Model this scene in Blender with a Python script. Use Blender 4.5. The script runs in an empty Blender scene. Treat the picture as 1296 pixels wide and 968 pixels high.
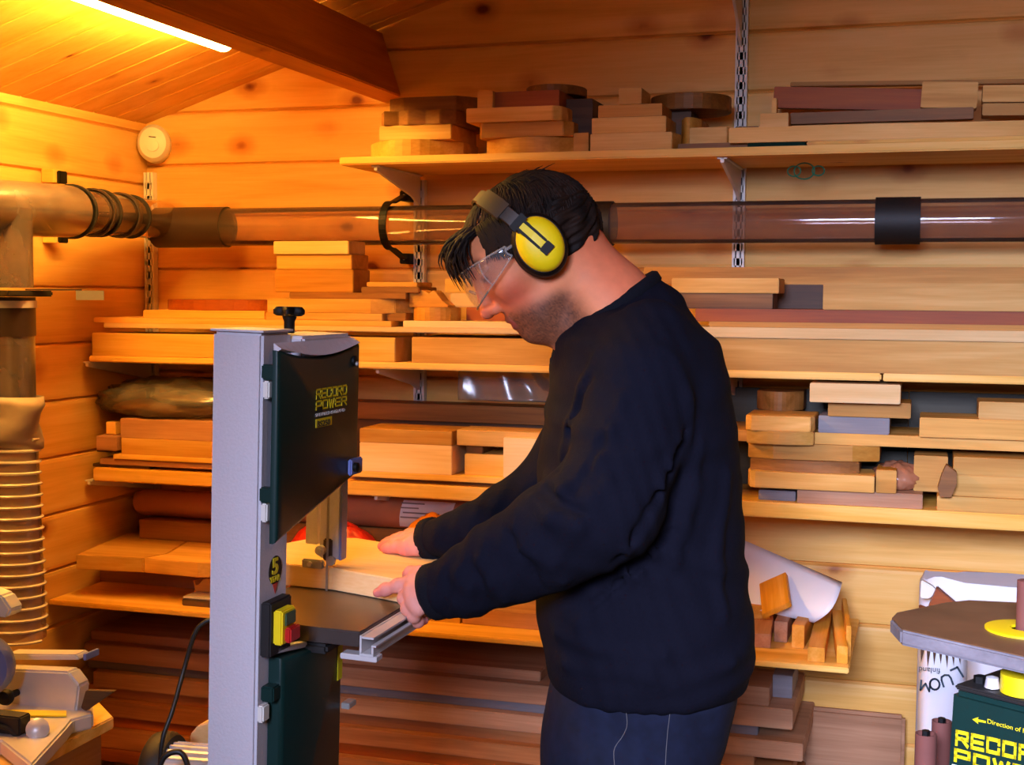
import bpy, bmesh, math, random
import numpy as np
from mathutils import Vector, Matrix
C_ = bpy.context.scene.collection
R_ = math.radians
# ------------------------------------------------------------------ camera
FPX, YAW, PITCH, ROLL = 1700.0, R_(17.1), R_(3.84), R_(0.35)
CAM = Vector((0, 0, 1.5))
RM = Matrix.Rotation(YAW, 3, 'Z') @ Matrix.Rotation(math.pi/2 - PITCH, 3, 'X') @ Matrix.Rotation(ROLL, 3, 'Z')
cd = bpy.data.cameras.new('camera'); cam = bpy.data.objects.new('camera', cd); C_.objects.link(cam)
cam.matrix_world = Matrix.Translation(CAM) @ RM.to_4x4()
cd.sensor_width = 36; cd.lens = 36*FPX/1296; cd.clip_start = .02
bpy.context.scene.camera = cam
# ------------------------------------------------------------------ view and light
bpy.context.scene.cycles.transparent_max_bounces = 32
vs = bpy.context.scene.view_settings
vs.view_transform = 'Standard'; vs.look = 'None'; vs.gamma = 1; vs.use_curve_mapping = False; vs.exposure = 0.0
wd = bpy.data.worlds.new('world'); bpy.context.scene.world = wd; wd.use_nodes = True
wd.node_tree.nodes['Background'].inputs[0].default_value = (.42, .5, .85, 1)
wd.node_tree.nodes['Background'].inputs[1].default_value = .03
def area(name, loc, target, sx, sy, power, col, spread=180):
    l = bpy.data.lights.new(name, 'AREA'); l.shape = 'RECTANGLE'; l.size = sx; l.size_y = sy; l.energy = power; l.color = col
    l.spread = R_(spread)
    o = bpy.data.objects.new(name, l); C_.objects.link(o); o.location = loc
    o.rotation_euler = (Vector(target)-Vector(loc)).to_track_quat('-Z', 'Y').to_euler()
    return o
area('daylight_window', (-.15, -1.0, 2.05), (.35, 3.2, .35), .9, .6, 26, (.60, .67, 1.0), 50)
area('warm_fill_behind', (1.2, -.4, 2.3), (.5, 2.6, 1.0), 1.2, .1, 15, (1.0, .50, .06), 150)  # added unseen warm fill, lifts the dim upper wall in place of bounce
TUBE_COL = (1.0, .57, .11); TUBE_E = 98.0

# ------------------------------------------------------------------ helpers: pixels to places
def ray(px, py): return RM @ Vector(((px-648)/FPX, -(py-484)/FPX, -1))
def CZ(px, py, zc): return CAM + ray(px, py)*zc
def PY(px, py, Y): v = ray(px, py); return CAM + v*(Y/v.y)
def PX(px, py, X): v = ray(px, py); return CAM + v*(X/v.x)
def PZ(px, py, z): v = ray(px, py); return CAM + v*((z-CAM.z)/v.z)
def S(r, g, b):
    f = lambda c: ((c/255+.055)/1.055)**2.4 if c > 10 else c/255/12.92
    return (f(r), f(g), f(b), 1)

# ------------------------------------------------------------------ mesh builder
class MB:
    def __init__(s): s.v = []; s.f = []
    def add(s, vs, fs):
        n = len(s.v); s.v += [Vector(p) for p in vs]; s.f += [tuple(i+n for i in f) for f in fs]; return s
    def box(s, x0, x1, y0, y1, z0, z1):
        return s.add([(x, y, z) for z in (z0, z1) for (x, y) in ((x0, y0), (x1, y0), (x1, y1), (x0, y1))],
                     [(3, 2, 1, 0), (4, 5, 6, 7), (0, 1, 5, 4), (1, 2, 6, 5), (2, 3, 7, 6), (3, 0, 4, 7)])
    def prism(s, pts, vec):
        n = len(pts); vec = Vector(vec); p = [Vector(q) for q in pts]
        return s.add(p+[q+vec for q in p], [tuple(range(n-1, -1, -1)), tuple(range(n, 2*n))]+[(i, (i+1) % n, (i+1) % n+n, i+n) for i in range(n)])
    def tube(s, path, r, n=12, caps=True, ell=None):
        path = [Vector(p) for p in path]; m = len(path); rs = r if isinstance(r, (list, tuple)) else [r]*m
        vs = []; prev = None
        for i, p in enumerate(path):
            t = (path[min(i+1, m-1)]-path[max(i-1, 0)])
            t = t.normalized() if t.length > 1e-9 else Vector((0, 0, 1))
            if prev is None:
                a = t.cross(Vector((0, 0, 1)))
                if a.length < .1: a = t.cross(Vector((1, 0, 0)))
            else: a = prev - t*prev.dot(t)
            a.normalize(); prev = a; b = t.cross(a)
            for k in range(n):
                q = 2*math.pi*k/n; vs.append(p+(a*math.cos(q)+b*math.sin(q))*rs[i])
        fs = [(i*n+k, i*n+(k+1) % n, (i+1)*n+(k+1) % n, (i+1)*n+k) for i in range(m-1) for k in range(n)]
        if caps: fs += [tuple(range(n-1, -1, -1)), tuple(range((m-1)*n, m*n))]
        return s.add(vs, fs)
    def lathe(s, prof, origin, axis, n=32, up=None, sx=1, sy=1):
        o = Vector(origin); w = Vector(axis).normalized(); a = Vector(up) if up else w.orthogonal()
        a = (a-w*a.dot(w)).normalized(); b = w.cross(a); m = len(prof)
        vs = [o+w*h+(a*math.cos(2*math.pi*k/n)*sx+b*math.sin(2*math.pi*k/n)*sy)*r for r, h in prof for k in range(n)]
        fs = [(i*n+k, i*n+(k+1) % n, (i+1)*n+(k+1) % n, (i+1)*n+k) for i in range(m-1) for k in range(n)]
        fs += [tuple(range(n-1, -1, -1)), tuple(range((m-1)*n, m*n))]
        return s.add(vs, fs)
    def build(s, name, mat, parent=None, bevel=0, smooth=False, loc=None, org=None, sol=0):
        if parent is not None: o0 = Vector(parent.get('_o', (0, 0, 0)))
        elif org is not None: o0 = Vector(org)
        else:
            xs = [p.x for p in s.v]; ys = [p.y for p in s.v]; zs = [p.z for p in s.v]
            o0 = Vector(((min(xs)+max(xs))/2, (min(ys)+max(ys))/2, min(zs)))
        me = bpy.data.meshes.new(name); me.from_pydata([tuple(p-o0) for p in s.v], [], s.f)
        bm = bmesh.new(); bm.from_mesh(me); bmesh.ops.recalc_face_normals(bm, faces=bm.faces)
        if bevel:
            bmesh.ops.bevel(bm, geom=[e for e in bm.edges if len(e.link_faces) == 2 and e.calc_face_angle(0) > .5], offset=bevel, segments=2, affect='EDGES', clamp_overlap=True)
        bm.to_mesh(me); bm.free()
        me.materials.append(mat)
        if smooth:
            me.polygons.foreach_set('use_smooth', [True]*len(me.polygons))
        o = bpy.data.objects.new(name, me); C_.objects.link(o)
        if smooth and smooth != 'all':
            me.set_sharp_from_angle(angle=R_(40))
        if sol:
            m = o.modifiers.new('t', 'SOLIDIFY'); m.thickness = sol; m.offset = 0
        if parent is not None: o.parent = parent; o['_o'] = tuple(o0)
        else: o.location = o0; o['_o'] = tuple(o0)
        return o
def tag(o, label, cat, group=None):
    o['label'] = label; o['category'] = cat
    if group: o['group'] = group
    return o
def struct(o): o['kind'] = 'structure'; return o
def thing(name, label, cat, loc, group=None):
    o = bpy.data.objects.new(name, None); C_.objects.link(o); o.location = loc; o['_o'] = tuple(loc); o.empty_display_size = .05
    return tag(o, label, cat, group)
def text_obj(name, body, size, mat, parent, origin, xdir, ydir, sx=1.0, bold=0.0, depth=.0006, spacing=1.0):
    c = bpy.data.curves.new(name, 'FONT'); c.body = body; c.size = size; c.extrude = depth; c.offset = bold; c.space_character = spacing
    t = bpy.data.objects.new(name, c); C_.objects.link(t)
    me = bpy.data.meshes.new_from_object(t.evaluated_get(bpy.context.evaluated_depsgraph_get())); bpy.data.objects.remove(t)
    x = Vector(xdir).normalized(); y = Vector(ydir); y = (y-x*y.dot(x)).normalized(); z = x.cross(y)
    o0 = Vector(parent.get('_o'))
    for v in me.vertices:
        v.co = Vector(origin)+x*v.co.x*sx+y*v.co.y+z*v.co.z-o0
    me.materials.clear(); me.materials.append(mat)
    o = bpy.data.objects.new(name, me); C_.objects.link(o); o.parent = parent; return o

# ------------------------------------------------------------------ materials
def newmat(name):
    m = bpy.data.materials.new(name); m.use_nodes = True; nt = m.node_tree; return m, nt, nt.nodes, nt.links, nt.nodes['Principled BSDF']
def plain(name, col, rough=.5, metal=0, noise=.08, nscale=30, spec=.5, bump=0, sheen=0):
    m, nt, N, L, b = newmat(name)
    tc = N.new('ShaderNodeTexCoord'); no = N.new('ShaderNodeTexNoise'); no.inputs['Scale'].default_value = nscale; no.inputs['Detail'].default_value = 4
    L.new(tc.outputs['Object'], no.inputs['Vector'])
    mr = N.new('ShaderNodeMapRange'); mr.inputs['To Min'].default_value = 1-noise*2; mr.inputs['To Max'].default_value = 1+noise*2
    L.new(no.outputs['Fac'], mr.inputs['Value'])
    mx = N.new('ShaderNodeVectorMath'); mx.operation = 'SCALE'; mx.inputs[0].default_value = col[:3]; L.new(mr.outputs[0], mx.inputs['Scale'])
    L.new(mx.outputs[0], b.inputs['Base Color'])
    b.inputs['Roughness'].default_value = rough; b.inputs['Metallic'].default_value = metal; b.inputs['Specular IOR Level'].default_value = spec
    if sheen: b.inputs['Sheen Weight'].default_value = sheen; b.inputs['Sheen Roughness'].default_value = .5
    if bump:
        bp = N.new('ShaderNodeBump'); bp.inputs['Strength'].default_value = bump; bp.inputs['Distance'].default_value = .002
        L.new(no.outputs['Fac'], bp.inputs['Height']); L.new(bp.outputs[0], b.inputs['Normal'])
    return m
def wood(name, c1, c2, c3, axis='X', planks=None, knots=0.0, rough=.55, grain=1.0, var=.16, calm=0, sat=0):
    """c1..c3 dark to light; planks=(axis index, pitch, offset) gives every plank its own tone"""
    def rich(q, s=sat or SATW):
        l = .3*q[0]+.55*q[1]+.15*q[2]; return tuple(max(.004, l+(v-l)*s) for v in q[:3])+(1,)
    if calm:
        c1, c3 = [tuple(c2[i]+(q[i]-c2[i])*calm for i in range(4)) for q in (c1, c3)]
    c1, c2, c3 = rich(c1), rich(c2), rich(c3)
    m, nt, N, L, b = newmat(name)
    tc = N.new('ShaderNodeTexCoord'); oi = N.new('ShaderNodeObjectInfo')
    def math_(op, a, bb=None):
        n = N.new('ShaderNodeMath'); n.operation = op
        for i, q in enumerate((a, bb)):
            if q is None: continue
            if isinstance(q, (int, float)): n.inputs[i].default_value = q
            else: L.new(q, n.inputs[i])
        return n.outputs[0]
    sp = N.new('ShaderNodeSeparateXYZ'); L.new(tc.outputs['Object'], sp.inputs[0])
    cx, cy, cz = sp.outputs
    rnd = oi.outputs['Random']
    if planks:
        ax, pitch, off = planks
        fl = math_('FLOOR', math_('DIVIDE', math_('SUBTRACT', (cx, cy, cz)[ax], off), pitch))
        wn = N.new('ShaderNodeTexWhiteNoise'); wn.noise_dimensions = '1D'; L.new(fl, wn.inputs['W']); rnd = wn.outputs['Value']
    cb = N.new('ShaderNodeCombineXYZ')
    if axis == 'Y': cx, cy = cy, cx
    if axis == 'Z': cx, cz = cz, cx
    L.new(math_('ADD', cx, math_('MULTIPLY', rnd, 37.0)), cb.inputs[0]); L.new(math_('ADD', cy, math_('MULTIPLY', rnd, 11.0)), cb.inputs[1]); L.new(cz, cb.inputs[2])
    mp = N.new('ShaderNodeMapping'); mp.inputs['Scale'].default_value = (1.6*grain, 22*grain, 22*grain); L.new(cb.outputs[0], mp.inputs[0])
    n1 = N.new('ShaderNodeTexNoise'); n1.inputs['Scale'].default_value = 1.0; n1.inputs['Detail'].default_value = 5; n1.inputs['Distortion'].default_value = .6; L.new(mp.outputs[0], n1.inputs['Vector'])
    mp2 = N.new('ShaderNodeMapping'); mp2.inputs['Scale'].default_value = (9, 240, 240); L.new(cb.outputs[0], mp2.inputs[0])
    n2 = N.new('ShaderNodeTexNoise'); n2.inputs['Scale'].default_value = 1.0; n2.inputs['Detail'].default_value = 2; L.new(mp2.outputs[0], n2.inputs['Vector'])
    fac = math_('ADD', math_('MULTIPLY', n1.outputs['Fac'], .8), math_('MULTIPLY', n2.outputs['Fac'], .2))
    cr = N.new('ShaderNodeValToRGB'); e = cr.color_ramp.elements
    e[0].position = .32; e[0].color = c1; e[1].position = .68; e[1].color = c3
    k = e.new(.5); k.color = c2
    L.new(fac, cr.inputs[0]); col = cr.outputs[0]
    if knots:
        mk = N.new('ShaderNodeMapping'); mk.inputs['Scale'].default_value = (5.0, 7.6, 7.6); L.new(cb.outputs[0], mk.inputs[0])
        vo = N.new('ShaderNodeTexVoronoi'); vo.inputs['Scale'].default_value = 1.0; L.new(mk.outputs[0], vo.inputs['Vector'])
        nz = N.new('ShaderNodeTexNoise'); nz.inputs['Scale'].default_value = 40; L.new(cb.outputs[0], nz.inputs['Vector'])
        d = math_('ADD', vo.outputs['Distance'], math_('MULTIPLY', nz.outputs['Fac'], .06))
        for th0, th1, cc in ((.08*knots, .33*knots, (.66, .42, .25, 1)), (.08*knots, .15*knots, (.34, .17, .10, 1))):
            mr = N.new('ShaderNodeMapRange'); mr.inputs['From Min'].default_value = th0; mr.inputs['From Max'].default_value = th1; mr.inputs['To Min'].default_value = 1; mr.inputs['To Max'].default_value = 0
            L.new(d, mr.inputs['Value'])
            mx = N.new('ShaderNodeMix'); mx.data_type = 'RGBA'; mx.blend_type = 'MULTIPLY'; L.new(mr.outputs[0], mx.inputs['Factor']); L.new(col, mx.inputs['A']); mx.inputs['B'].default_value = cc
            col = mx.outputs['Result']
    mr = N.new('ShaderNodeMapRange'); mr.inputs['To Min'].default_value = 1-var; mr.inputs['To Max'].default_value = 1+var
    L.new(rnd, mr.inputs['Value'])
    vm = N.new('ShaderNodeVectorMath'); vm.operation = 'SCALE'; L.new(col, vm.inputs[0]); L.new(mr.outputs[0], vm.inputs['Scale'])
    L.new(vm.outputs[0], b.inputs['Base Color']); b.inputs['Roughness'].default_value = rough; b.inputs['Specular IOR Level'].default_value = .35
    bp = N.new('ShaderNodeBump'); bp.inputs['Strength'].default_value = .25; bp.inputs['Distance'].default_value = .0015
    L.new(fac, bp.inputs['Height']); L.new(bp.outputs[0], b.inputs['Normal'])
    return m
def clear(name, tint, opac, rough=.08, body=(.3, .2, .15, 1), spec=1.0, dust=0, ior=1.45, flat=0):
    """a thin see-through plastic: tinted transparent body, cloudy share, glossy skin"""
    m, nt, N, L, b = newmat(name)
    b.inputs['Base Color'].default_value = body; b.inputs['Roughness'].default_value = rough; b.inputs['Specular IOR Level'].default_value = spec
    tr = N.new('ShaderNodeBsdfTransparent'); tr.inputs[0].default_value = tint
    ms = N.new('ShaderNodeMixShader'); L.new(tr.outputs[0], ms.inputs[1]); L.new(b.outputs[0], ms.inputs[2])
    ms.inputs[0].default_value = opac
    if dust:
        tc = N.new('ShaderNodeTexCoord'); no = N.new('ShaderNodeTexNoise'); no.inputs['Scale'].default_value = 9; no.inputs['Detail'].default_value = 5; L.new(tc.outputs['Object'], no.inputs['Vector'])
        mr = N.new('ShaderNodeMapRange'); mr.inputs['From Min'].default_value = .3; mr.inputs['From Max'].default_value = .7; mr.inputs['To Min'].default_value = max(0, opac-dust); mr.inputs['To Max'].default_value = min(1, opac+dust)
        L.new(no.outputs['Fac'], mr.inputs['Value']); L.new(mr.outputs[0], ms.inputs[0])
    gl = N.new('ShaderNodeBsdfGlossy'); gl.inputs['Roughness'].default_value = rough
    fr = N.new('ShaderNodeFresnel'); fr.inputs['IOR'].default_value = ior
    m2 = N.new('ShaderNodeMixShader'); L.new(fr.outputs[0], m2.inputs[0])
    if flat:
        for l_ in list(m2.inputs[0].links): L.remove(l_)
        m2.inputs[0].default_value = flat
    L.new(ms.outputs[0], m2.inputs[1]); L.new(gl.outputs[0], m2.inputs[2])
    L.new(m2.outputs[0], N['Material Output'].inputs['Surface']); return m
SATW = 1.36
LOGH = .138
OFFB = PY(1100, 791.5, 3.2).z % LOGH; OFFL = PX(111, 433, PY(186, 250, 3.2).x).z % LOGH
M = {}
PINE = (S(196, 146, 88), S(222, 178, 120), S(236, 200, 146))
M['wall'] = wood('pine_log_wall', *PINE, axis='X', planks=(2, LOGH, OFFB), knots=1.0, var=.08, calm=.6, sat=1.28)
M['wall_l'] = wood('pine_log_side_wall', *PINE, axis='Y', planks=(2, LOGH, OFFL), knots=1.0, var=.08, calm=.6, sat=1.28)
M['roof'] = wood('pine_roof_boards', *PINE, axis='X', planks=(1, .095, 0), knots=.6, var=.10, calm=.55)
M['beam'] = wood('pine_beam', S(170, 110, 56), S(190, 130, 72), S(205, 146, 88), axis='Y', knots=.5, var=.02)
M['greenbox'] = plain('matt_dark_green', S(16, 44, 36), .9, spec=.1)
M['pine'] = wood('pale_pine', S(205, 160, 100), S(226, 186, 126), S(238, 204, 150), knots=.4)
M['shelf'] = wood('shelf_pine', S(200, 152, 92), S(222, 178, 116), S(236, 198, 140), knots=.5, var=.05)
M['oak'] = wood('oak', S(158, 112, 66), S(186, 140, 90), S(206, 164, 112))
M['oak2'] = wood('light_oak', S(178, 134, 86), S(202, 160, 108), S(220, 182, 132))
M['beech'] = wood('pale_beech', S(206, 172, 128), S(224, 194, 152), S(236, 212, 176), grain=.6)
M['pink'] = wood('pinkish_hardwood', S(146, 110, 88), S(172, 134, 110), S(192, 156, 130))
M['mahog'] = wood('mahogany', S(116, 62, 34), S(142, 82, 46), S(164, 100, 60))
M['brown'] = wood('brown_hardwood', S(98, 66, 42), S(124, 88, 58), S(148, 108, 76))
M['dark'] = wood('dark_walnut', S(56, 38, 28), S(74, 52, 38), S(94, 68, 50))
M['slate'] = wood('grey_weathered_wood', S(104, 100, 104), S(124, 120, 124), S(142, 138, 140))
M['redwood'] = wood('red_brown_boards', S(128, 86, 62), S(154, 108, 80), S(176, 130, 98), var=.14)
M['white'] = plain('white_enamel', S(225, 220, 210), .4, noise=.03)
M['grey'] = plain('light_grey_hammered_paint', S(204, 200, 206), .5, noise=.04, nscale=260, bump=.3)
M['green'] = plain('dark_green_paint', S(9, 42, 38), .42, noise=.04, spec=.4)
M['black'] = plain('black_plastic', S(12, 11, 11), .55, spec=.25, noise=.05)
M['rubber'] = plain('black_rubber', S(26, 22, 20), .6, noise=.05)
M['brownrub'] = plain('dark_brown_rubber_sleeve', S(50, 36, 30), .45, noise=.1)
M['yellow'] = plain('yellow_plastic', S(246, 214, 8), .5, noise=.02)
M['ylw'] = plain('yellow_print', S(225, 205, 20), .5, noise=.02)
M['wht'] = plain('white_print', S(220, 222, 215), .5, noise=.02)
M['red'] = plain('red_plastic', S(190, 30, 25), .4, noise=.03)
M['btn'] = plain('grey_green_button', S(70, 90, 60), .4, noise=.03)
M['steel'] = plain('brushed_steel', S(180, 176, 170), .3, metal=.5, noise=.08)
M['alu'] = plain('cast_aluminium', S(214, 208, 206), .36, metal=.3, noise=.05)
M['iron'] = plain('ground_cast_iron_table', S(96, 82, 76), .32, metal=.6, noise=.15, nscale=14)
M['bluesteel'] = plain('blue_grey_paint', S(110, 120, 175), .35, noise=.05)
M['cable'] = plain('black_cable', S(22, 20, 20), .45)
M['floor'] = plain('concrete_floor', S(120, 105, 90), .8, noise=.15, nscale=6)
M['paper'] = plain('white_paper', S(226, 228, 236), .6, noise=.01)
M['print'] = plain('dark_print', S(40, 62, 80), .6)
M['brownpaper'] = plain('brown_wrapping_film', S(176, 116, 84), .25, noise=.14, nscale=7, bump=.4)
M['redbag'] = plain('red_bag', S(205, 45, 25), .3, noise=.25, nscale=25, bump=.6)
M['orangebag'] = plain('orange_bag', S(235, 140, 30), .3, noise=.25, nscale=25, bump=.6)
M['greenwire'] = plain('green_wire', S(20, 110, 80), .5)
M['pipe'] = clear('clear_duct_plastic', (.86, .74, .68, 1), .24, .07, body=(.30, .19, .15, 1), dust=.08, ior=1.25)
M['pipedusty'] = clear('dusty_duct_plastic', (.62, .52, .48, 1), .6, .25, body=(.17, .135, .12, 1), dust=.3)
M['film'] = clear('polythene_film', (.92, .9, .88, 1), .3, .2, body=(.42, .38, .34, 1), dust=.15)
M['lens'] = clear('clear_safety_lens', (.97, .97, .97, 1), .05, .04, flat=.09, body=(.8, .8, .8, 1), ior=1.16)
M['hose'] = clear('ribbed_hose_film', (.85, .72, .6, 1), .5, .22, body=(.55, .42, .34, 1), dust=.1)
M['hoserib'] = plain('hose_spiral', S(228, 214, 196), .25)
m, nt, N, L, b = newmat('lit_fluorescent_tube'); b.inputs['Emission Color'].default_value = (*TUBE_COL, 1); b.inputs['Emission Strength'].default_value = TUBE_E; b.inputs['Base Color'].default_value = (.8, .8, .8, 1); M['tube'] = m

# ------------------------------------------------------------------ the cabin
W = 3.2                                     # back wall face
XL = PY(186, 250, W).x                      # left wall face
pe, pr = PY(190, 155, W), PY(570, 0, W)
SL = (pr.z-pe.z)/(pr.x-pe.x); ZE = pe.z + SL*(XL-pe.x)      # roof pitch, eaves height
XR = XL + 4.0; XM = (XL+XR)/2; ZR = ZE + SL*(XM-XL)
def roofz(x): return ZE+SL*(x-XL) if x < XM else ZE+SL*(XR-x)
Y0 = -1.6
def logwall(name, mat, u0, u1, fn, ztop, off):
    """fn(u, out, z) -> point; out = distance from the face into the room is negative"""
    mb = MB(); prof = []; z = off-LOGH
    while z < ztop+LOGH:
        prof += [(0.012, z+.0005), (.0015, z+.005), (0, z+.012), (0, z+LOGH-.012), (.0015, z+LOGH-.005)]; z += LOGH
    prof = [(o, max(0, z)) for o, z in prof]
    vs = []; fs = []; n = len(prof)
    for u in (u0, u1): vs += [fn(u, o, z) for o, z in prof]
    for i in range(n-1): fs.append((i, i+1, n+i+1, n+i))
    vs += [fn(u, .12, z) for u in (u0, u1) for z in (0, prof[-1][1])]
    a, b_, c, d = 2*n, 2*n+1, 2*n+2, 2*n+3
    fs.append((a, c, d, b_))
    mb.add(vs, fs); return struct(mb.build(name, mat, org=(0, 0, 0), smooth=False))
logwall('wall_back', M['wall'], XL-.1, XR+.1, lambda u, o, z: (u, W+o, z), 3.0, OFFB)
logwall('wall_left', M['wall_l'], Y0, W+.01, lambda u, o, z: (XL-o, u, z), ZE+.06, OFFL)
struct(MB().box(XL-.12, XR+.1, Y0, W+.12, -.05, 0).build('floor', M['floor'], org=(0, 0, 0)))
def roof(name, xa, xb):
    za, zb = roofz(xa), roofz(xb)
    nrm = Vector((-(zb-za), 0, xb-xa)).normalized()
    mb = MB(); y = Y0; vs = []; prof = []
    while y < W+.1: prof += [(y, .006), (y+.004, 0), (y+.091, 0)]; y += .095
    for x, z in ((xa, za), (xb, zb)): vs += [Vector((x, yy, z))+nrm*o for yy, o in prof]
    n = len(prof); fs = [(i, i+1, n+i+1, n+i) for i in range(n-1)]
    k = len(vs); vs += [Vector((x, yy, z))+nrm*.04 for x, z in ((xa, za), (xb, zb)) for yy in (Y0, W+.1)]
    fs.append((k, k+1, k+3, k+2)); mb.add(vs, fs)
    return struct(mb.build(name, M['roof'], org=(0, 0, 0)))
roof('ceiling_left', XL-.1, XM); roof('ceiling_right', XM, XR+.1)
# the purlin, set square to the roof slope
sl = Vector((1, 0, SL)).normalized(); nd = Vector((SL, 0, -1)).normalized()
pb = PY(508, 122, W)                         # lower right corner at the wall
top = pb - nd*.17
c4 = [pb, pb-sl*.05, top-sl*.05, top]
struct(MB().prism([(p.x, W+.0, p.z) for p in c4], (0, Y0-W, 0)).build('trim_1', M['beam'], bevel=.003, org=(pb.x, W, pb.z)))

# ------------------------------------------------------------------ fluorescent batten on the left roof slope
def PC(px, py, off=0):                       # pixel to the roof plane, off = distance below it
    v = ray(px, py); n = Vector((-SL, 0, 1)).normalized(); p0 = Vector((XL, 0, ZE))-n*off
    return CAM + v*((p0-CAM).dot(n)/v.dot(n))
e1 = PC(276, 52, .045); e1x = e1.x
t = thing('fluorescent_lamp', 'lit fluorescent strip lamp on the sloping ceiling at the upper left', 'lamp', PC(300, 50, 0))
nn = Vector((-SL, 0, 1)).normalized()
base_c = Vector((e1x, 0, roofz(e1x)))
ya, yb = e1.y+.075, e1.y-1.22
pts = []
for u, h in ((-.034, .001), (-.03, .020), (.03, .020), (.034, .001)):
    q = base_c+sl*u-nn*h; pts.append((q.x, ya, q.z))
MB().prism(pts, (0, yb-.075-ya, 0)).build('housing', M['white'], t, bevel=.002)
q = base_c-nn*.048
MB().tube([(q.x, e1.y, q.z), (q.x, yb, q.z)], .026, 20).build('tube', M['tube'], t, smooth=True)
for yy in (e1.y+.004, yb-.022):
    MB().prism([(base_c+sl*u-nn*h)+Vector((0, yy-base_c.y, 0)) for u, h in ((-.018, .018), (-.018, .062), (.018, .062), (.018, .018))], (0, .018, 0)).build('lamp_holder', M['white'], t, bevel=.002)
# round white alarm in the corner
a0 = PY(194, 181, W-.05)
t = thing('smoke_alarm', 'round cream dome alarm high in the corner of the walls', 'alarm', a0)
ax = Vector((.45, -1, 0)).normalized()
MB().lathe([(.0, -.05), (.05, -.05), (.05, -.006), (.048, 0), (.04, .012), (.02, .017), (0.0005, .018)], a0, ax, 40, up=(0, 0, 1), sx=1.0, sy=.86).build('body', M['white'], t, smooth=True)
MB().lathe([(.0005, .0), (.017, .0), (.016, .006), (.0005, .008)], a0+ax*.014+Vector((0, 0, -.008)), ax, 24).build('cover', M['white'], t, smooth=True)
MB().box(-.009, .009, -.002, .002, -.0012, .0012).build('slot', M['black'], t)
sl_o = bpy.context.scene.objects['slot']; sl_o.location = ax*.0175+Vector((0, 0, .014)); sl_o.data.transform(Matrix.Translation(a0)); sl_o.rotation_euler = (0, .1, .4)
# ------------------------------------------------------------------ shelving uprights, shelves, brackets
YF = 2.88; YB = 3.172; YU = 3.178
def boxthing(name, label, cat, x0, x1, y0, y1, z0, z1, mat, group=None, bevel=.0015, rz=0):
    cx, cy = (x0+x1)/2, (y0+y1)/2
    mb = MB().box(x0-cx, x1-cx, y0-cy, y1-cy, 0, z1-z0)
    o = mb.build(name, mat, org=(0, 0, 0), bevel=bevel); o.location = (cx, cy, z0); o.rotation_euler.z = rz
    return tag(o, label, cat, group)
def upright(px, zt, zb, label):
    x = PY(px, 300, W).x; t = thing('shelf_upright', label, 'shelf upright', (x, W, zb), 'slotted white shelf uprights on the back wall')
    mb = MB(); w = .014; z = zb
    mb.box(x-w, x-w+.0068, YU, W-.001, zb, zt); mb.box(x+w-.0068, x+w, YU, W-.001, zb, zt); mb.box(x-.0038, x+.0038, YU, YU+.003, zb, zt)
    while z < zt-.012:
        mb.box(x-w+.004, x+w-.004, YU, YU+.003, z, min(z+.017, zt)); z += .034
    mb.build('slotted_channel', M['white'], t)
    MB().box(x-w+.005, x+w-.005, W-.004, W-.001, zb, zt).build('back_web', M['slate'], t)
    return x
UX = [upright(194, PY(190, 219, W).z, .75, 'slotted white upright nearest the left wall, behind the duct'),
      upright(534, 1.78, .75, 'slotted white upright behind the man\'s forehead and fringe'),
      upright(936, PY(936, -40, W).z, .75, 'slotted white upright right of the man, running up past the top shelf')]
def bracket(i, z, tip, h, label):
    x = UX[i]; t = MB()
    t.prism([(x-.004, YU-.001, z-.001), (x-.004, tip, z-.001), (x-.004, tip, z-.012), (x-.004, YU-.05, z-h*.75), (x-.004, YU-.001, z-h)], (.008, 0, 0))
    t.box(x-.011, x+.011, tip, YU-.001, z-.004, z-.0005)
    tag(t.build('shelf_bracket', M['white'], bevel=.001), label, 'shelf bracket', 'white steel shelf brackets')
def shelf(label, px0, px1, ytop, th, xr, mat, yf=YF, name='shelf', rnd=0):
    p = PY(xr, ytop, yf); x0 = PY(px0, ytop, yf).x; x1 = PY(px1, ytop, yf).x if px1 else XR-.01
    boxthing(name, label, 'shelf', x0, x1, yf, YB, p.z-th, p.z, mat, bevel=.003)
    return p.z
zS1 = shelf('top pine shelf above the duct, holding offcuts', 429, None, 199, .018, 429, M['shelf'])
zS2 = shelf('second shelf down, of thin pale pine, behind the man\'s chin', 112, 1116, 454, .016, 300, M['pine'])
x = PY(1118, 470, YF).x
boxthing('shelf', 'short right-hand length of the second shelf, beyond the joint', 'shelf', x, XR-.01, YF, YB, zS2-.016, zS2, M['pine'])
zS3 = shelf('third shelf down, of thick orange pine, behind the man\'s elbow', 117, None, 592, .033, 120, M['shelf'])
zS4 = PY(600, 805, 2.74).z
boxthing('shelf', 'wide lowest shelf at bench height behind the saw', 'shelf', XL+.004, PY(1075, 838, 2.76).x, 2.74, YB, zS4-.012, zS4, M['shelf'], bevel=.002)
bracket(1, zS1-.018, PY(478, 210, 2.9).y, .075, 'white bracket under the left part of the top shelf')
bracket(2, zS1-.018, YF+.02, .075, 'white bracket under the top shelf right of the man')
bracket(0, zS2-.016, YF+.01, .07, 'white bracket under the second shelf by the left wall')
bracket(1, zS2-.016, YF+.03, .07, 'white bracket under the second shelf behind the man\'s shoulder')
bracket(2, zS2-.016, YF+.01, .07, 'white bracket under the second shelf right of the man\'s back')
bracket(0, zS3-.033, YF+.01, .07, 'white bracket under the third shelf by the left wall')
bracket(1, zS3-.033, YF+.02, .07, 'white bracket under the third shelf above the white label')
bracket(2, zS4-.012, 2.9, .07, 'white bracket under the lowest shelf right of the man')
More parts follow.
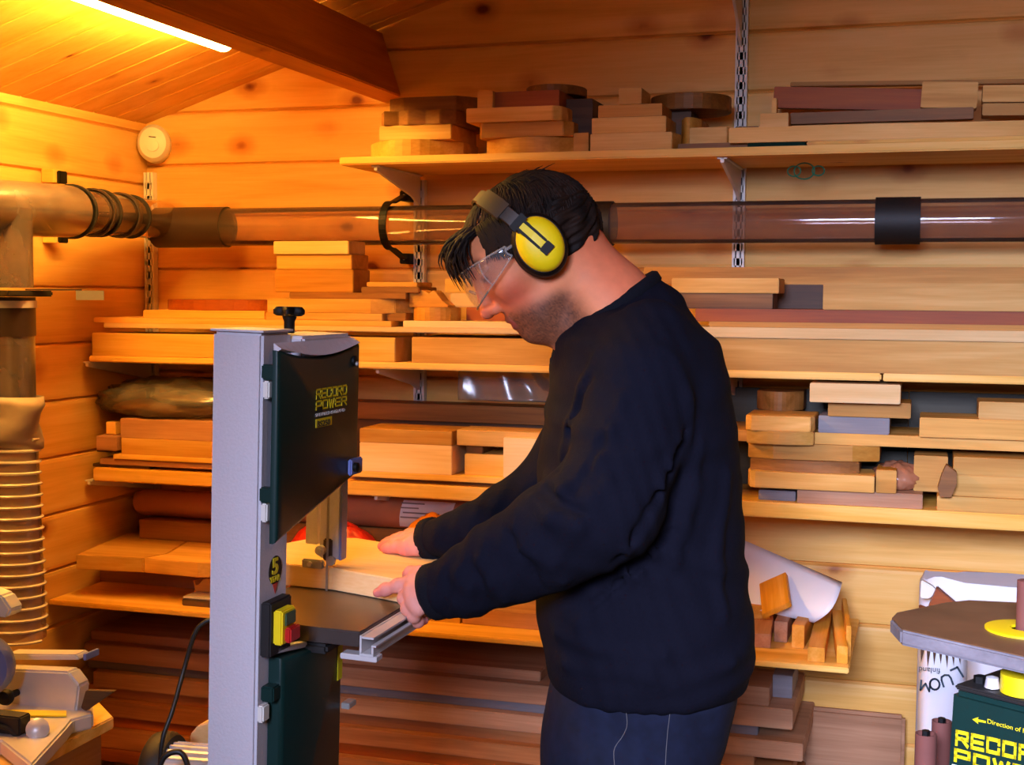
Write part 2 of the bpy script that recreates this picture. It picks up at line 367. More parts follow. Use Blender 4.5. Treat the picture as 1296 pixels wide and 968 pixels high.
# bare bracket high on the right upright
x = UX[2]; q = PY(918, 40, 3.0)
mb = MB(); zb_ = PY(932, 62, W).z
mb.prism([(x-.006, YU-.001, zb_), (x-.006, YU-.001, zb_+.16), (x-.006, 2.93, zb_+.16), (x-.006, 2.93, zb_+.145), (x-.006, 3.11, zb_+.05)], (.007, 0, 0))
tag(mb.build('shelf_bracket', M['white'], bevel=.001), 'bare white bracket high on the wall with no shelf on it', 'shelf bracket', 'white steel shelf brackets')

# ------------------------------------------------------------------ timber
M['black2'] = wood('dark_green_grey_board', S(50, 46, 36), S(62, 58, 46), S(76, 70, 56))
def bd(label, px0, px1, yt, z0, mat, yf=YF+.01, dep=.2, th=None, name='board', cat='board', group=None, rz=0, shape=None, bevel=.0015, z1=None, xr=None):
    """a board whose front face spans px0..px1 and reaches up to pixel yt; it rests at z0; returns its top"""
    xr = xr if xr is not None else (px0+px1)/2
    zt = z0+th if th else PY(xr, yt, yf).z
    if zt < z0+.004: zt = z0+.004
    x0 = PY(px0, yt, yf).x; x1 = PY(px1, yt, yf).x
    y1 = min(yf+dep, YB-.002)
    if shape:
        cx, cy = (x0+x1)/2, (yf+y1)/2; hx, hy = (x1-x0)/2, (y1-yf)/2
        o = MB().prism([(hx*a, hy*b, 0) for a, b in shape], (0, 0, zt-z0)).build(name, mat, org=(0, 0, 0), bevel=bevel)
        o.location = (cx, cy, z0); o.rotation_euler.z = rz; tag(o, label, cat, group)
    else: boxthing(name, label, cat, x0, x1, yf, y1, z0, zt, mat, group, bevel, rz)
    return zt
HALF = [(-1, .9)]+[(math.cos(a), -math.sin(a)*1.0) for a in [math.pi*(1-k/14) for k in range(15)]]+[(1, .9)]
HALF = [(x, (y+1)*.95-1) if y > 0 else (x, y) for x, y in HALF]
def arcfront(l=1, depth=.5, n=12, flat=0):
    return [(-1, 1)]+[(-1+2*k/n, -1+depth*(2*k/n-1)**2) for k in range(n+1)]+[(1, 1)]
def roundend(left=True, n=8):
    pts = [(-1+.25*(1-math.sin(math.pi*k/n)), 1-2*k/n) for k in range(n+1)]
    pts += [(1, -1), (1, 1)] if left else []
    return pts
DISC = [(math.cos(2*math.pi*k/28), math.sin(2*math.pi*k/28)) for k in range(28)]
G1 = 'offcut blocks stacked on the top shelf'; G2 = 'timber on the second shelf'; G3 = 'timber on the third shelf'; G4 = 'pieces on the lowest shelf'; G5 = 'boards stacked under the lowest shelf'
# ---- top shelf, three piles of sawn blanks
z = zS1
a = bd('pale curved blank at the bottom of the left pile on the top shelf', 450, 570, 176, z, M['oak2'], shape=arcfront(depth=.9), group=G1, dep=.2)
b_ = bd('pale wedge-ended block second from the bottom of the left pile', 480, 571, 158, a, M['oak2'], yf=YF+.03, group=G1, dep=.18)
c = bd('bark-edged brown slice on the left pile of the top shelf', 476, 578, 139, b_, M['brown'], yf=YF+.02, shape=[(-1, -.7), (-.8, -1), (-.5, -.85), (-.2, -1), (.2, -.9), (.6, -1), (.9, -.8), (1, -.2), (1, 1), (-1, 1)], group=G1, dep=.22)
bd('dark round-edged slice topmost on the left pile', 489, 600, 122, c, M['brown'], yf=YF+.05, shape=[(-1, -.8), (-.6, -1), (.6, -1), (1, -.5), (1, 1), (-1, 1)], group=G1, dep=.2)
a = bd('curved brown blank at the bottom of the middle pile on the top shelf', 609, 725, 173, z, M['oak'], shape=arcfront(depth=.4), group=G1)
b_ = bd('brown round-cornered block second from the bottom of the middle pile', 604, 722, 154, a, M['oak'], shape=[(-1, -.8), (-.9, -1), (.85, -1), (1, -.7), (1, 1), (-1, 1)], group=G1)
c = bd('pale block with a lit round corner in the middle pile', 590, 712, 135, b_, M['oak2'], yf=YF-.005, shape=[(-1, -1), (.8, -1), (.95, -.85), (1, -.5), (1, 1), (-1, 1)], group=G1)
d = bd('dark flat block near the top of the middle pile', 624, 708, 115, c, M['mahog'], yf=YF+.02, group=G1, dep=.19)
bd('small pale square end lying on the middle pile, at its left', 604, 624, 115, c, M['oak2'], yf=YF+.005, group=G1, dep=.12)
bd('thin dark disc topmost on the middle pile', 655, 730, 106, d, M['brown'], yf=YF+.06, shape=DISC, group=G1, dep=.17)
a = bd('dark round blank low behind the middle pile', 722, 752, 150, z, M['dark'], yf=YF+.08, group=G1, dep=.17)
bd('dark round blank lying on top of another at the back, between the piles', 715, 750, 125, a, M['dark'], yf=YF+.08, group=G1, dep=.17)
bd('small brown offcut at the left foot of the right-hand pile', 726, 745, 168, z, M['oak'], yf=YF+.01, group=G1, dep=.1)
a = bd('pale wedge-shaped block at the bottom of the right-hand pile', 747, 856, 168, z, M['oak2'], shape=[(-1, -1), (.9, -1), (1, -.4), (1, 1), (-1, 1)], group=G1)
b_ = bd('pale block second from the bottom of the right-hand pile', 749, 843, 148, a, M['oak2'], group=G1)
c = bd('thin pale block with a dark end in the right-hand pile', 757, 838, 132, b_, M['oak'], group=G1, yf=YF+.015)
bd('small pale cube standing on the right-hand pile', 783, 812, 111, c, M['oak2'], group=G1, dep=.1)
bd('round brown blank at the right end of the right-hand pile', 858, 884, 148, z, M['oak'], yf=YF+.05, shape=arcfront(depth=.6), group=G1, dep=.15)
bd('wide round slab behind the small cube on the right-hand pile', 814, 918, 117, PY(865, 137, YF+.09).z, M['brown'], yf=YF+.09, shape=DISC, group=G1, dep=.19)
bd('brown block holding up the wide round slab', 850, 875, 117, z, M['dark'], yf=YF+.13, z1=None, th=PY(865, 137, YF+.09).z-z, group=G1, dep=.1)
# right part of the top shelf
bd('thin dark strip lying along the shelf beside the right-hand pile', 858, 1000, 182, z, M['brown'], group=G1, dep=.1, xr=858, yf=YF+.03)
zt = z+.006
bd('forked pale offcut with a notched end on the top shelf', 873, 928, 150, z+.004, M['oak2'], yf=YF+.045, name='offcut', cat='offcut', shape=[(-1, -1), (.7, -.9), (1, -.3), (1, 1), (-.6, 1), (-.2, .3), (-.8, 0)], group=G1, dep=.12, th=.045)
bd('dark block behind the forked pale offcut', 930, 960, 160, z, M['brown'], yf=YF+.14, group=G1, dep=.1)
bd('small pale post standing on an offcut on the top shelf', 977, 983, 124, PY(978, 143, YF+.06).z, M['oak2'], yf=YF+.07, group=G1, dep=.03)
bd('small pale offcut under the little post', 962, 998, 143, z, M['oak2'], yf=YF+.06, group=G1, dep=.08)
bd('dark green box lying under the long pale plank on the top shelf', 946, 1019, 180, z, M['greenbox'], yf=YF+.012, name='box', cat='box', dep=.2)
o1 = bd('flat orange pine board between shelf and long pale plank', 1021, 1400, 177, z, M['shelf'], yf=YF+.003, group=G1, dep=.2, xr=1100)
zlo = max(o1, PY(946, 180.5, YF+.012).z)
def slope_plank(label, px0, y0t, y0b, px1, y1t, y1b, yf, dep, mat, group=None):
    a, b2, c2, d2 = PY(px0, y0t, yf), PY(px0, y0b, yf), PY(px1, y1b, yf), PY(px1, y1t, yf)
    ang = math.atan2(c2.z-b2.z, c2.x-b2.x); L2 = math.hypot(c2.x-b2.x, c2.z-b2.z); h = ((a-b2).length+(d2-c2).length)/2
    o = MB().box(0, L2, 0, dep, 0, h).build('board', mat, org=(0, 0, 0), bevel=.0015)
    o.location = b2; o.rotation_euler = (0, -ang, 0); return tag(o, label, 'board', group)
slope_plank('long pale plank lying along the front of the top shelf', 922, 162, 181, 1400, 149, 170, YF+.004, .1, M['oak2'], G1)
slope_plank('brown board sloping behind the long pale plank', 1000, 140, 157, 1232, 138, 150, YF+.11, .03, M['brown'], G1)
slope_plank('orange board with a dark end lying behind at the right of the top shelf', 978, 110, 136, 1170, 112, 140, YF+.19, .03, M['mahog'], G1)
slope_plank('thin strip topmost at the back right of the top shelf', 1000, 104, 109, 1400, 98, 104, YF+.24, .03, M['oak'], G1)
slope_plank('pale waney block with rounded ends resting high at the right', 1165, 103, 136, 1236, 104, 137, YF+.125, .05, M['oak2'], G1)
slope_plank('pale upper board at the far right of the top shelf', 1243, 108, 129, 1400, 106, 128, YF+.125, .05, M['oak2'], G1)
slope_plank('pale lower board at the far right of the top shelf', 1243, 131, 146, 1400, 129, 145, YF+.12, .06, M['oak'], G1)
# coil of green wire under the shelf
mb = MB(); c0 = PY(1018, 213, YF+.14)
for cx, r, ph in ((0, .022, 0), (-.022, .014, 1), (.03, .013, 2)):
    mb.tube([(c0.x+cx+r*math.cos(a), c0.y, min(zS1-.0195, c0.z-.006+r*.8*math.sin(a))) for a in [2*math.pi*k/20+ph for k in range(21)]], .0016, 6)
tag(mb.build('wire_coil', M['greenwire'], smooth=True), 'loops of green wire hanging below the top shelf', 'wire')

# ---- second shelf
z = zS2
y1_ = bd('bright yellow pine beam along the left of the second shelf', 116, 500, 424, z, M['pine'], group=G2, dep=.12, xr=300, yf=YF+.003)
oz = bd('long oak plank on the second shelf behind the man\'s chin', 521, 900, 427, z, M['oak2'], group=G2, dep=.2, xr=560, yf=YF+.005)
oz2 = bd('long oak plank continuing on the second shelf right of the man', 904, 1420, 427, z, M['oak2'], group=G2, dep=.2, xr=915, yf=YF+.003)
zz = max(y1_, oz, oz2)
t1 = bd('pale ply strip lying on the yellow pine beam', 131, 694, 411, zz, M['beech'], group=G2, dep=.28, xr=300, yf=YF+.002)
t2 = bd('upper ply strip starting at the left wall end of the second shelf', 118, 495, 404, t1, M['oak2'], group=G2, dep=.25, xr=300, yf=YF+.008)
t3 = bd('upper ply strip behind the man\'s mouth', 510, 698, 407, t1, M['beech'], group=G2, dep=.25, xr=600, yf=YF+.006)
t4 = bd('whitish strip on the oak plank right of the man', 700, 1420, 414, zz, M['beech'], group=G2, dep=.2, xr=920, yf=YF-.004)
t5 = bd('thin brown strip above the whitish strip at the right', 897, 1420, 407, t4, M['oak'], group=G2, dep=.22, xr=920, yf=YF+.01)
t6 = bd('long mahogany red board in the stack right of the man', 880, 1420, 391, t5, M['mahog'], group=G2, dep=.24, xr=950, yf=YF+.012)
u1 = bd('brown board ending beside the dark gap, right of the man', 860, 978, 371, t6, M['brown'], group=G2, dep=.1, xr=930, yf=YF+.012)
u2 = bd('light brown board just above the brown one, right of the man\'s collar', 850, 986, 352, u1, M['oak2'], group=G2, dep=.12, xr=930, yf=YF+.005)
v1 = bd('thick orange-brown board right of the dark gap', 1042, 1420, 358, t6, M['oak2'], group=G2, dep=.12, xr=1100, yf=YF+.008)
bd('long board topmost at the back of the right-hand stack', 815, 1420, 338, max(u2, v1)-.012, M['oak'], group=G2, dep=.1, xr=930, yf=YF+.17)
bd('board darkened to stand for the shade in the gap, under the topmost board', 960, 1420, 360, t6, M['dark'], group=G2, dep=.1, yf=YF+.17, th=max(u2, v1)-.012-t6)  # dark wood colour here stands in for the shade inside the gap
# left part
w0 = bd('pale orange strip under the thin red disc', 181, 335, 393, t2, M['oak2'], group=G2, dep=.2, xr=260, yf=YF+.03)
bd('thin glossy red-brown disc near the left upright', 188, 336, 379, w0, M['mahog'], shape=DISC, group=G2, dep=.22, yf=YF+.05)
a = bd('brown-ended plank at the bottom of the tall block pile', 336, 484, 396, t2, M['oak2'], group=G2, dep=.2, xr=400, yf=YF+.01)
bd('round disc blank beside the bottom plank of the block pile', 486, 514, 396, t2, M['brown'], group=G2, dep=.12, yf=YF+.03)
b_ = bd('thick curved-end slab under the block pile', 338, 514, 378, a, M['oak2'], shape=[(-1, -1), (.5, -1), (.8, -.8), (1, -.3), (1, 1), (-1, 1)], group=G2, dep=.2, xr=400, yf=YF+.012)
c = bd('thin strip board across the curved-end slab', 366, 514, 370, b_, M['brown'], group=G2, dep=.15, xr=400, yf=YF+.02)
d = bd('lowest large block of the tall pile left of the man', 348, 447, 341, c, M['oak'], group=G2, dep=.1, yf=YF+.035)
e = bd('middle large block of the tall pile left of the man', 350, 445, 322, d, M['oak'], group=G2, dep=.1, yf=YF+.035)
bd('topmost pale block of the tall pile left of the man', 346, 441, 305, e, M['beech'], group=G2, dep=.1, yf=YF+.03)
f = bd('lower thin strip beside the tall block pile', 457, 530, 363, c, M['brown'], group=G2, dep=.12, yf=YF+.03)
bd('upper thin strip beside the tall block pile', 464, 528, 357, f, M['oak'], group=G2, dep=.1, yf=YF+.04)
a = bd('round drum-shaped blank under the scrolled offcut', 515, 573, 389, t3, M['oak'], shape=DISC, group=G2, dep=.1, yf=YF+.02)
# scrolled offcut with a concave slope
p0, p1 = PY(518, 388, YF+.04), PY(567, 388, YF+.04); wd_ = p1.x-p0.x; hh = PY(530, 366, YF+.04).z-a
prof = [(0, 0), (0, .8), (.08, .98), (.25, 1.0), (.4, .9), (.5, .75), (.62, .95), (.7, .8), (.85, .35), (1, .1), (1, 0)]
tag(MB().prism([(p0.x+wd_*u, YF+.04, a+hh*v) for u, v in prof], (0, .05, 0)).build('offcut', M['oak'], bevel=.001), 'scroll-shaped offcut with a curved notch, on the round blank', 'offcut', G2)
a = bd('orange block behind the man\'s nose, lowest of three', 590, 640, 389, t3, M['mahog'], group=G2, dep=.1, yf=YF+.1)
b_ = bd('yellow block behind the man\'s glasses, second of three', 570, 622, 371, a, M['beech'], group=G2, dep=.1, yf=YF+.1)
bd('pale block behind the man\'s glasses, uppermost of three', 563, 640, 353, b_, M['pine'], group=G2, dep=.1, yf=YF+.1)

# ---- third shelf, left
z = zS3
s1 = bd('short dark strip on the third shelf by the left wall', 117, 190, 588, z, M['dark'], group=G3, dep=.2, xr=160, yf=YF+.02, th=.008)
s2 = bd('pinkish strip end on the third shelf by the left wall', 126, 300, 583, s1, M['pink'], group=G3, dep=.25, xr=200, yf=YF+.012)
s3 = bd('bright orange ply panel under the planks at the left', 143, 300, 577, s2, M['shelf'], group=G3, dep=.26, xr=200, yf=YF+.006)
s4 = bd('pale plank with a rounded end, on the orange ply panel', 148, 300, 556, s3, M['oak2'], shape=[(-1, -.2), (-.93, -1), (1, -1), (1, 1), (-1, 1)], group=G3, dep=.2, xr=200, yf=YF+.01)
bd('brown plank with a slanting end topmost of the left planks', 152, 300, 531, s4, M['pink'], shape=[(-1, -1), (1, -1), (1, 1), (-.86, 1)], group=G3, dep=.2, xr=200, yf=YF+.012)
zb2 = PY(130, 570, YF+.0).z
bd('rounded board end sticking out at the left of the planks', 115, 147, 552, zb2, M['pink'], shape=[(-1, -.2), (-.6, -1), (1, -1), (1, 1), (-.7, 1), (-1, .3)], group=G3, dep=.22, yf=YF+.0)
bd('dark block holding up the rounded board end', 122, 146, 570, s3, M['dark'], th=zb2-s3, group=G3, dep=.15, yf=YF+.03)
zy = PY(140, 551.5, YF).z
bd('small yellow block on the rounded board end', 134, 146, 534, zy, M['pine'], group=G3, dep=.03, yf=YF+.03)
# ---- third shelf, middle (right of the saw)
m1 = bd('dark spacer strip on the third shelf behind the saw', 440, 800, 608, z, M['brown'], group=G3, dep=.2, xr=560, yf=YF+.03, th=.010)
m2 = bd('yellow ply panel on the third shelf behind the saw', 440, 880, 598, m1, M['pine'], group=G3, dep=.28, xr=560, yf=YF+.002, th=.014)
m3 = bd('thick pale beech plank behind the saw on the third shelf', 455, 572, 563, m2, M['beech'], group=G3, dep=.13, xr=540, yf=YF+.006)
bd('reddish plank on the thick beech plank', 455, 572, 545, m3, M['oak'], group=G3, dep=.13, xr=540, yf=YF+.006)
n1 = bd('low yellow plank right of the thick beech plank', 588, 880, 575, m2, M['pine'], group=G3, dep=.1, xr=610, yf=YF+.03)
n2 = bd('short brown block in the gap behind the man\'s sleeve', 590, 611, 563, n1, M['brown'], group=G3, dep=.1, yf=YF+.04)
n2 = bd('pale board bridging the gap behind the man\'s chest', 578, 880, 545, n2, M['oak2'], group=G3, dep=.1, xr=610, yf=YF+.02)
bd('square pale block end against the man\'s sleeve', 637, 760, 556, m2, M['beech'], group=G3, dep=.026, yf=YF+.002)
bk1 = bd('long dark board lying along the back of the third shelf', 400, 690, 531, m2, M['dark'], group=G3, dep=.08, xr=500, yf=YF+.2)
bk2 = bd('long brown board at the back behind the man\'s chest', 400, 690, 510, bk1, M['brown'], group=G3, dep=.09, xr=500, yf=YF+.19)
# clear polythene standing on that board
def sheet(name, label, cat, mat, pa, pb, za, zb, yf, nx=30, nz=14, amp=.012, seed=1, sol=0):
    rr = random.Random(seed); ph = [(rr.uniform(8, 60), rr.uniform(8, 60), rr.uniform(0, 6)) for _ in range(7)]
    vs = []; fs = []
    for j in range(nz+1):
        for i in range(nx+1):
            x = pa+(pb-pa)*i/nx; zz_ = za+(zb-za)*j/nz
            y = yf+amp*sum(math.sin(a*x+b*zz_+c) for a, b, c in ph)/3
            vs.append((x, y, zz_))
    for j in range(nz):
        for i in range(nx): k = j*(nx+1)+i; fs.append((k, k+1, k+nx+2, k+nx+1))
    o = MB().add(vs, fs).build(name, mat, smooth='all', sol=sol or .0008); return tag(o, label, cat)
sheet('plastic_sheet', 'crumpled clear polythene hanging under the second shelf behind the man', 'plastic sheet', M['film'], PY(577, 490, YF+.15).x, PY(780, 490, YF+.15).x, PY(600, 510, YF+.15).z+.005, zS2-.017, YF+.17)
# bundle in film at the left of the third shelf
def blob(name, label, cat, mat, cx, cy, z0, rx, ry, rz, seed, squash=.25, parent=None, bump=.12, tagit=True, n=40):
    rr = random.Random(seed); ph = [(rr.uniform(-9, 9), rr.uniform(-9, 9), rr.uniform(-9, 9), rr.uniform(0, 6)) for _ in range(9)]
    vs = []; fs = []; m_ = n//2
    for j in range(m_+1):
        t_ = math.pi*j/m_
        for i in range(n):
            p_ = 2*math.pi*i/n; d = Vector((math.sin(t_)*math.cos(p_), math.sin(t_)*math.sin(p_), math.cos(t_)))
            s = 1+bump*sum(abs(math.sin(a*d.x+b*d.y+c*d.z+e)) for a, b, c, e in ph)/4-bump
            q = Vector((d.x*rx, d.y*ry, d.z*rz))*s; q.z = max(q.z, -rz*(1-squash))
            vs.append((cx+q.x, cy+q.y, z0+rz*(1-squash)+q.z))
    for j in range(m_):
        for i in range(n): fs.append((j*n+i, j*n+(i+1) % n, (j+1)*n+(i+1) % n, (j+1)*n+i))
    o = MB().add(vs, fs).build(name, mat, smooth='all', parent=parent)
    return tag(o, label, cat) if tagit else o
q = PY(225, 525, YF+.11)
zc_ = PY(250, 531, YF+.012).z
t = thing('wrapped_bundle', 'bundle of brown wood slices wrapped in shiny clear film by the left wall', 'bundle', (q.x, q.y, zc_+.001))
blob('wood_slice', '', '', M['brown'], q.x-.03, q.y, zc_+.001, .14, .08, .022, 3, parent=t, tagit=False)
blob('wood_slice', '', '', M['dark'], q.x+.05, q.y, zc_+.030, .11, .075, .018, 5, parent=t, tagit=False)
blob('film_wrap', '', '', M['film'], q.x, q.y, zc_+.0005, .19, .1, .05, 4, parent=t, tagit=False, bump=.3)
boxthing('offcut', 'small dark block showing above the wrapped bundle', 'offcut', *[PY(v, 485, 3.1).x for v in (245, 262)], 3.1, 3.14, zc_, PY(250, 478, 3.1).z, M['dark'], G3)
# ---- third shelf, right of the man
z = zS3
b1 = bd('grey-blue block low on the third shelf right of the man', 960, 1007, 621, z, M['slate'], group=G3, dep=.1, yf=YF+.03)
b2 = bd('pinkish flat board lying on the third shelf right of the man', 1009, 1168, 622, z, M['pink'], group=G3, dep=.18, xr=1090, yf=YF+.012)
b3 = bd('wide rough board low at the far right of the third shelf', 1186, 1420, 630, z, M['oak2'], group=G3, dep=.2, xr=1240, yf=YF+.005)
zt = max(b1, b2)
c1 = bd('long spotted block with a rounded left end', 944, 1107, 599, zt, M['oak2'], shape=[(-1, -.3), (-.94, -.9), (-.85, -1), (1, -1), (1, 1), (-1, 1)], group=G3, dep=.12, xr=1020, yf=YF-.002)
c2 = bd('dark-topped arched board on the spotted block', 948, 1087, 584, c1, M['brown'], shape=arcfront(depth=.3), group=G3, dep=.14, xr=1030, yf=YF+.01)
bd('small end-grain block beside the spotted block', 1109, 1135, 595, b2, M['oak'], group=G3, dep=.1, yf=YF+.004, rz=.0)
c3 = bd('curved plank with a pale cut end, above the arched board', 946, 1113, 563, c2, M['oak'], shape=[(-1, -.8), (-.6, -1), (.6, -.85), (1, -.6), (1, 1), (-1, 1)], group=G3, dep=.15, xr=1030, yf=YF+.025)
d1 = bd('thin long board running right above the curved plank', 905, 1420, 548, c3, M['oak2'], group=G3, dep=.2, xr=1050, yf=YF+.045)
blob('paper_bag', 'crumpled brown paper bag between boards on the third shelf', 'paper bag', M['brownpaper'], PY(1136, 580, YF+.1).x, YF+.1, b2+.001, .05, .06, .03, 8, bump=.22)
e1_ = bd('grey block under the pale end block at the right', 1140, 1185, 604, b2, M['slate'], group=G3, dep=.1, yf=YF+.10)
f1 = bd('broad oak board at the far right, on the rough board', 1205, 1420, 603, b3, M['oak2'], group=G3, dep=.15, xr=1260, yf=YF+.018)
f2 = bd('upper oak board at the far right of the third shelf', 1207, 1420, 580, f1, M['oak2'], group=G3, dep=.15, xr=1260, yf=YF+.02)
bd('pale end block left of the upper oak board', 1157, 1200, 577, b3, M['oak2'], group=G3, dep=.09, yf=YF+.06)
pp = [PY(x_, y_, YF-.02) for x_, y_ in ((1187, 611), (1192, 594), (1198, 581), (1211, 591), (1211, 606), (1204, 622), (1190, 622))]
dz_ = b3+.0008-min(p.z for p in pp); pp = [p+Vector((0, 0, dz_)) for p in pp]
tag(MB().prism(pp, (0, .036, 0)).build('offcut', M['brown'], bevel=.001), 'dark faceted chunk standing before the oak boards', 'offcut', G3)
g1 = bd('bowl blank with a bulging underside, lower of two', 944, 1029, 546, c3+.0005, M['oak2'], shape=arcfront(depth=.7), group=G3, dep=.044, yf=YF-.004)
g2 = bd('bowl blank with a bright flat top, upper of two', 943, 1030, 519, g1, M['oak2'], shape=[(-1, -.8), (-.8, -1), (.9, -.9), (1, -.6), (1, 1), (-1, 1)], group=G3, dep=.15, yf=YF-.002, th=.032)
bd('brown round blank behind the bowl blanks', 955, 1015, 496, g2, M['brown'], shape=arcfront(depth=.8), group=G3, dep=.12, yf=YF+.13)
h1 = bd('dark rough block under the small pile on the thin board', 1036, 1126, 527, d1, M['slate'], group=G3, dep=.14, yf=YF+.05)
h2 = bd('greyish brown block in the middle of the small pile', 1048, 1153, 509, h1, M['oak'], group=G3, dep=.12, yf=YF+.04)
bd('bright pale plank topmost of the small pile, under the shelf', 1025, 1140, 486, h2, M['beech'], shape=[(-1, -1), (1, -.92), (1, 1), (-1, 1)], group=G3, dep=.15, yf=YF+.0)
i1 = bd('light plank at the right on the thin board', 1164, 1420, 530, d1, M['oak2'], group=G3, dep=.14, xr=1220, yf=YF+.03)
bd('short pale plank topmost at the far right of the third shelf', 1239, 1420, 509, i1, M['oak2'], group=G3, dep=.12, xr=1270, yf=YF+.035)
bd('dark greenish board added as shade along the back of the third shelf, right of the man', 880, 1150, 500, zS3, M['black2'], group=G3, dep=.012, yf=3.142, th=PY(1000, 492, 3.14).z-zS3)  # added backing, its dark colour carries the shade behind the stacked boards
bd('dark greenish board standing along the back at the far right of the third shelf', 1151, 1420, 500, zS3, M['black2'], group=G3, dep=.012, yf=3.142, th=PY(1200, 497, 3.14).z-zS3)
# ---- lowest shelf, left
z = zS4
ZW = PY(180, 706, 2.80).z
c1 = bd('thick pinkish board lying under the waney planks by the left wall', 122, 345, 722, z, M['pink'], th=ZW-.036-z, group=G4, dep=.18, xr=200, yf=2.96)
l1 = None
zt = c1
def flat(label, poly, ztop, th, mat, name='board', cat='board', group=None, bevel=.002):
    pts = [PZ(x, y, ztop) for x, y in poly]
    pts = [Vector((p.x, min(p.y, YB-.003), ztop-th)) for p in pts]
    return tag(MB().prism(pts, (0, 0, th)).build(name, mat, bevel=bevel), label, cat, group)
ZW = PY(180, 706, 2.80).z
flat('thick waney plank sticking out at the left of the lowest shelf', [(96, 702), (181, 706), (212, 700), (250, 676), (160, 674)], ZW, .036, M['oak2'], group=G4)
flat('thick waney plank next to the saw column on the lowest shelf', [(182, 706), (250, 712), (330, 712), (330, 676), (252, 676), (213, 700)], ZW, .036, M['oak2'], group=G4)
bd('brown board under the rolled film by the left wall', 176, 338, 660, ZW, M['brown'], group=G4, dep=.1, xr=220, yf=3.02)
zr = PY(220, 660, 3.02).z
xa, xb = PY(176, 640, 3.08).x, PY(345, 640, 3.08).x
tag(MB().tube([(xa, 3.08, zr+.033), (xa+.02, 3.08, zr+.036), (xb, 3.08, zr+.036)], [.028, .035, .036], 20).build('wrapped_roll', M['brownpaper'], smooth=True), 'roll wrapped in brown film under the third shelf by the left wall', 'roll')
# brown wrapped roll with a white label behind the hands
xa, xb = PY(372, 650, 3.0).x, PY(690, 650, 3.0).x; zr = PY(470, 673, 2.93).z; rad = (PY(470, 628, 3.0).z-zr)/2+.005
t = thing('wrapped_roll', 'thick brown shiny wrapped roll with a white address label, behind the hands', 'roll', ((xa+xb)/2, 3.0, zr))
MB().tube([(xa, 3.0, zr+rad), (xa+.01, 3.0, zr+rad), (xb, 3.0, zr+rad)], [rad*.9, rad, rad], 28).build('wrapping', M['brownpaper'], t, smooth=True)
bx0, bx1 = PY(500, 655, 2.94).x, PY(566, 655, 2.94).x
vs = []; fs = []
for i in range(9):
    a = R_(250-i*12-10); dx = .01*i/8
    for xx in (bx0, bx1): vs.append((xx+dx, 3.0+math.cos(a)*(rad+.001), zr+rad-math.sin(a)*-1*(rad+.001)))
vs = [(x, 3.0-abs(math.cos(R_(-48+i//2*12)))*(rad+.0012), zr+rad+math.sin(R_(-48+i//2*12))*(rad+.0012)) for i, (x, y, zq) in enumerate(vs)]
fs = [(2*i, 2*i+1, 2*i+3, 2*i+2) for i in range(8)]
lb = MB().add(vs, fs).build('address_label', M['paper'], t, smooth='all')
mb = MB()
for i, (u0, u1) in enumerate(((.05, .5), (.05, .4), (.1, .8), (.05, .6), (.45, .9))):
    aa = R_(36-i*15); yy = 3.0-math.cos(aa)*(rad+.002); zz_ = zr+rad+math.sin(aa)*(rad+.002)
    mb.box(bx0+(bx1-bx0)*u0, bx0+(bx1-bx0)*u1, yy-.0004, yy+.0003, zz_-.0016, zz_+.0016)
mb.build('printed_lines', M['slate'], t)
zbk = ZW-.036
bd('plank under the wrapped roll behind the hands', 345, 596, 700, z, M['brown'], th=zr-z, group=G4, dep=.12, yf=2.985)
q = PY(400, 690, 2.90); blob('plastic_bag', 'red crumpled plastic bag behind the blade guide', 'bag', M['redbag'], PY(425, 690, 2.92).x, 2.918, z+.001, .125, .048, (PY(430, 674, 2.9).z-z)/1.6, 21)
blob('plastic_bag', 'orange crumpled plastic bag between the red bag and the far hand', 'bag', M['orangebag'], PY(548, 690, 2.92).x, 2.918, z+.001, .085, .048, (PY(510, 673, 2.9).z-z)/1.48, 22)
# vice-like bits by the saw column
t = thing('machine_vice', 'small flat metal vice on the lowest shelf, left of the saw column', 'vice', PY(250, 780, 2.83))
t['_o'] = (PY(250, 780, 2.83).x, 2.83, z); t.location = t['_o']
x0, x1 = PY(233, 770, 2.8).x, PY(300, 770, 2.8).x
MB().box(x0, x1, 2.79, 2.9, z, z+.016).build('base', M['iron'], t, bevel=.002)
MB().box(x0, x1, 2.795, 2.895, z+.0165, z+.021).build('top_plate', M['alu'], t, bevel=.001)
zv = z+.0215
tag(MB().prism([(x0+.0+.03*u, 2.85, zv+.03*v) for u, v in ((0, 0), (1.6, 0), (1.6, .8), (1.2, 1.15), (.7, 1.0), (.35, .55), (.1, .5), (-.1, .9))], (0, .04, 0)).build('offcut', M['oak2'], bevel=.001), 'curved pale offcut resting on the metal vice', 'offcut', G4)
# pale box frame and board right of the hand
xa, xb = PY(480, 790, 2.84).x, PY(583, 790, 2.84).x
t = thing('wooden_tray', 'yellow wooden tray with a finger hole, below the near hand', 'tray', ((xa+xb)/2, 2.85, z))
h = PY(560, 771, 2.84).z-z
MB().box(xa, xb, 2.835, 2.845, z, z+h*.45).box(xa, PY(556, 790, 2.84).x, 2.835, 2.845, z+h*.45, z+h).box(PY(568, 790, 2.84).x, xb, 2.835, 2.845, z+h*.45, z+h).box(PY(556, 790, 2.84).x, PY(568, 790, 2.84).x, 2.835, 2.845, z+h*.7, z+h).build('front', M['pine'], t)
MB().box(xa, xb, 2.86, 2.865, z, z+h).build('back', M['pine'], t); MB().box(xa, xa+.01, 2.845, 2.86, z, z+h).build('side', M['pine'], t); MB().box(xb-.01, xb, 2.845, 2.86, z, z+h).build('side', M['pine'], t)
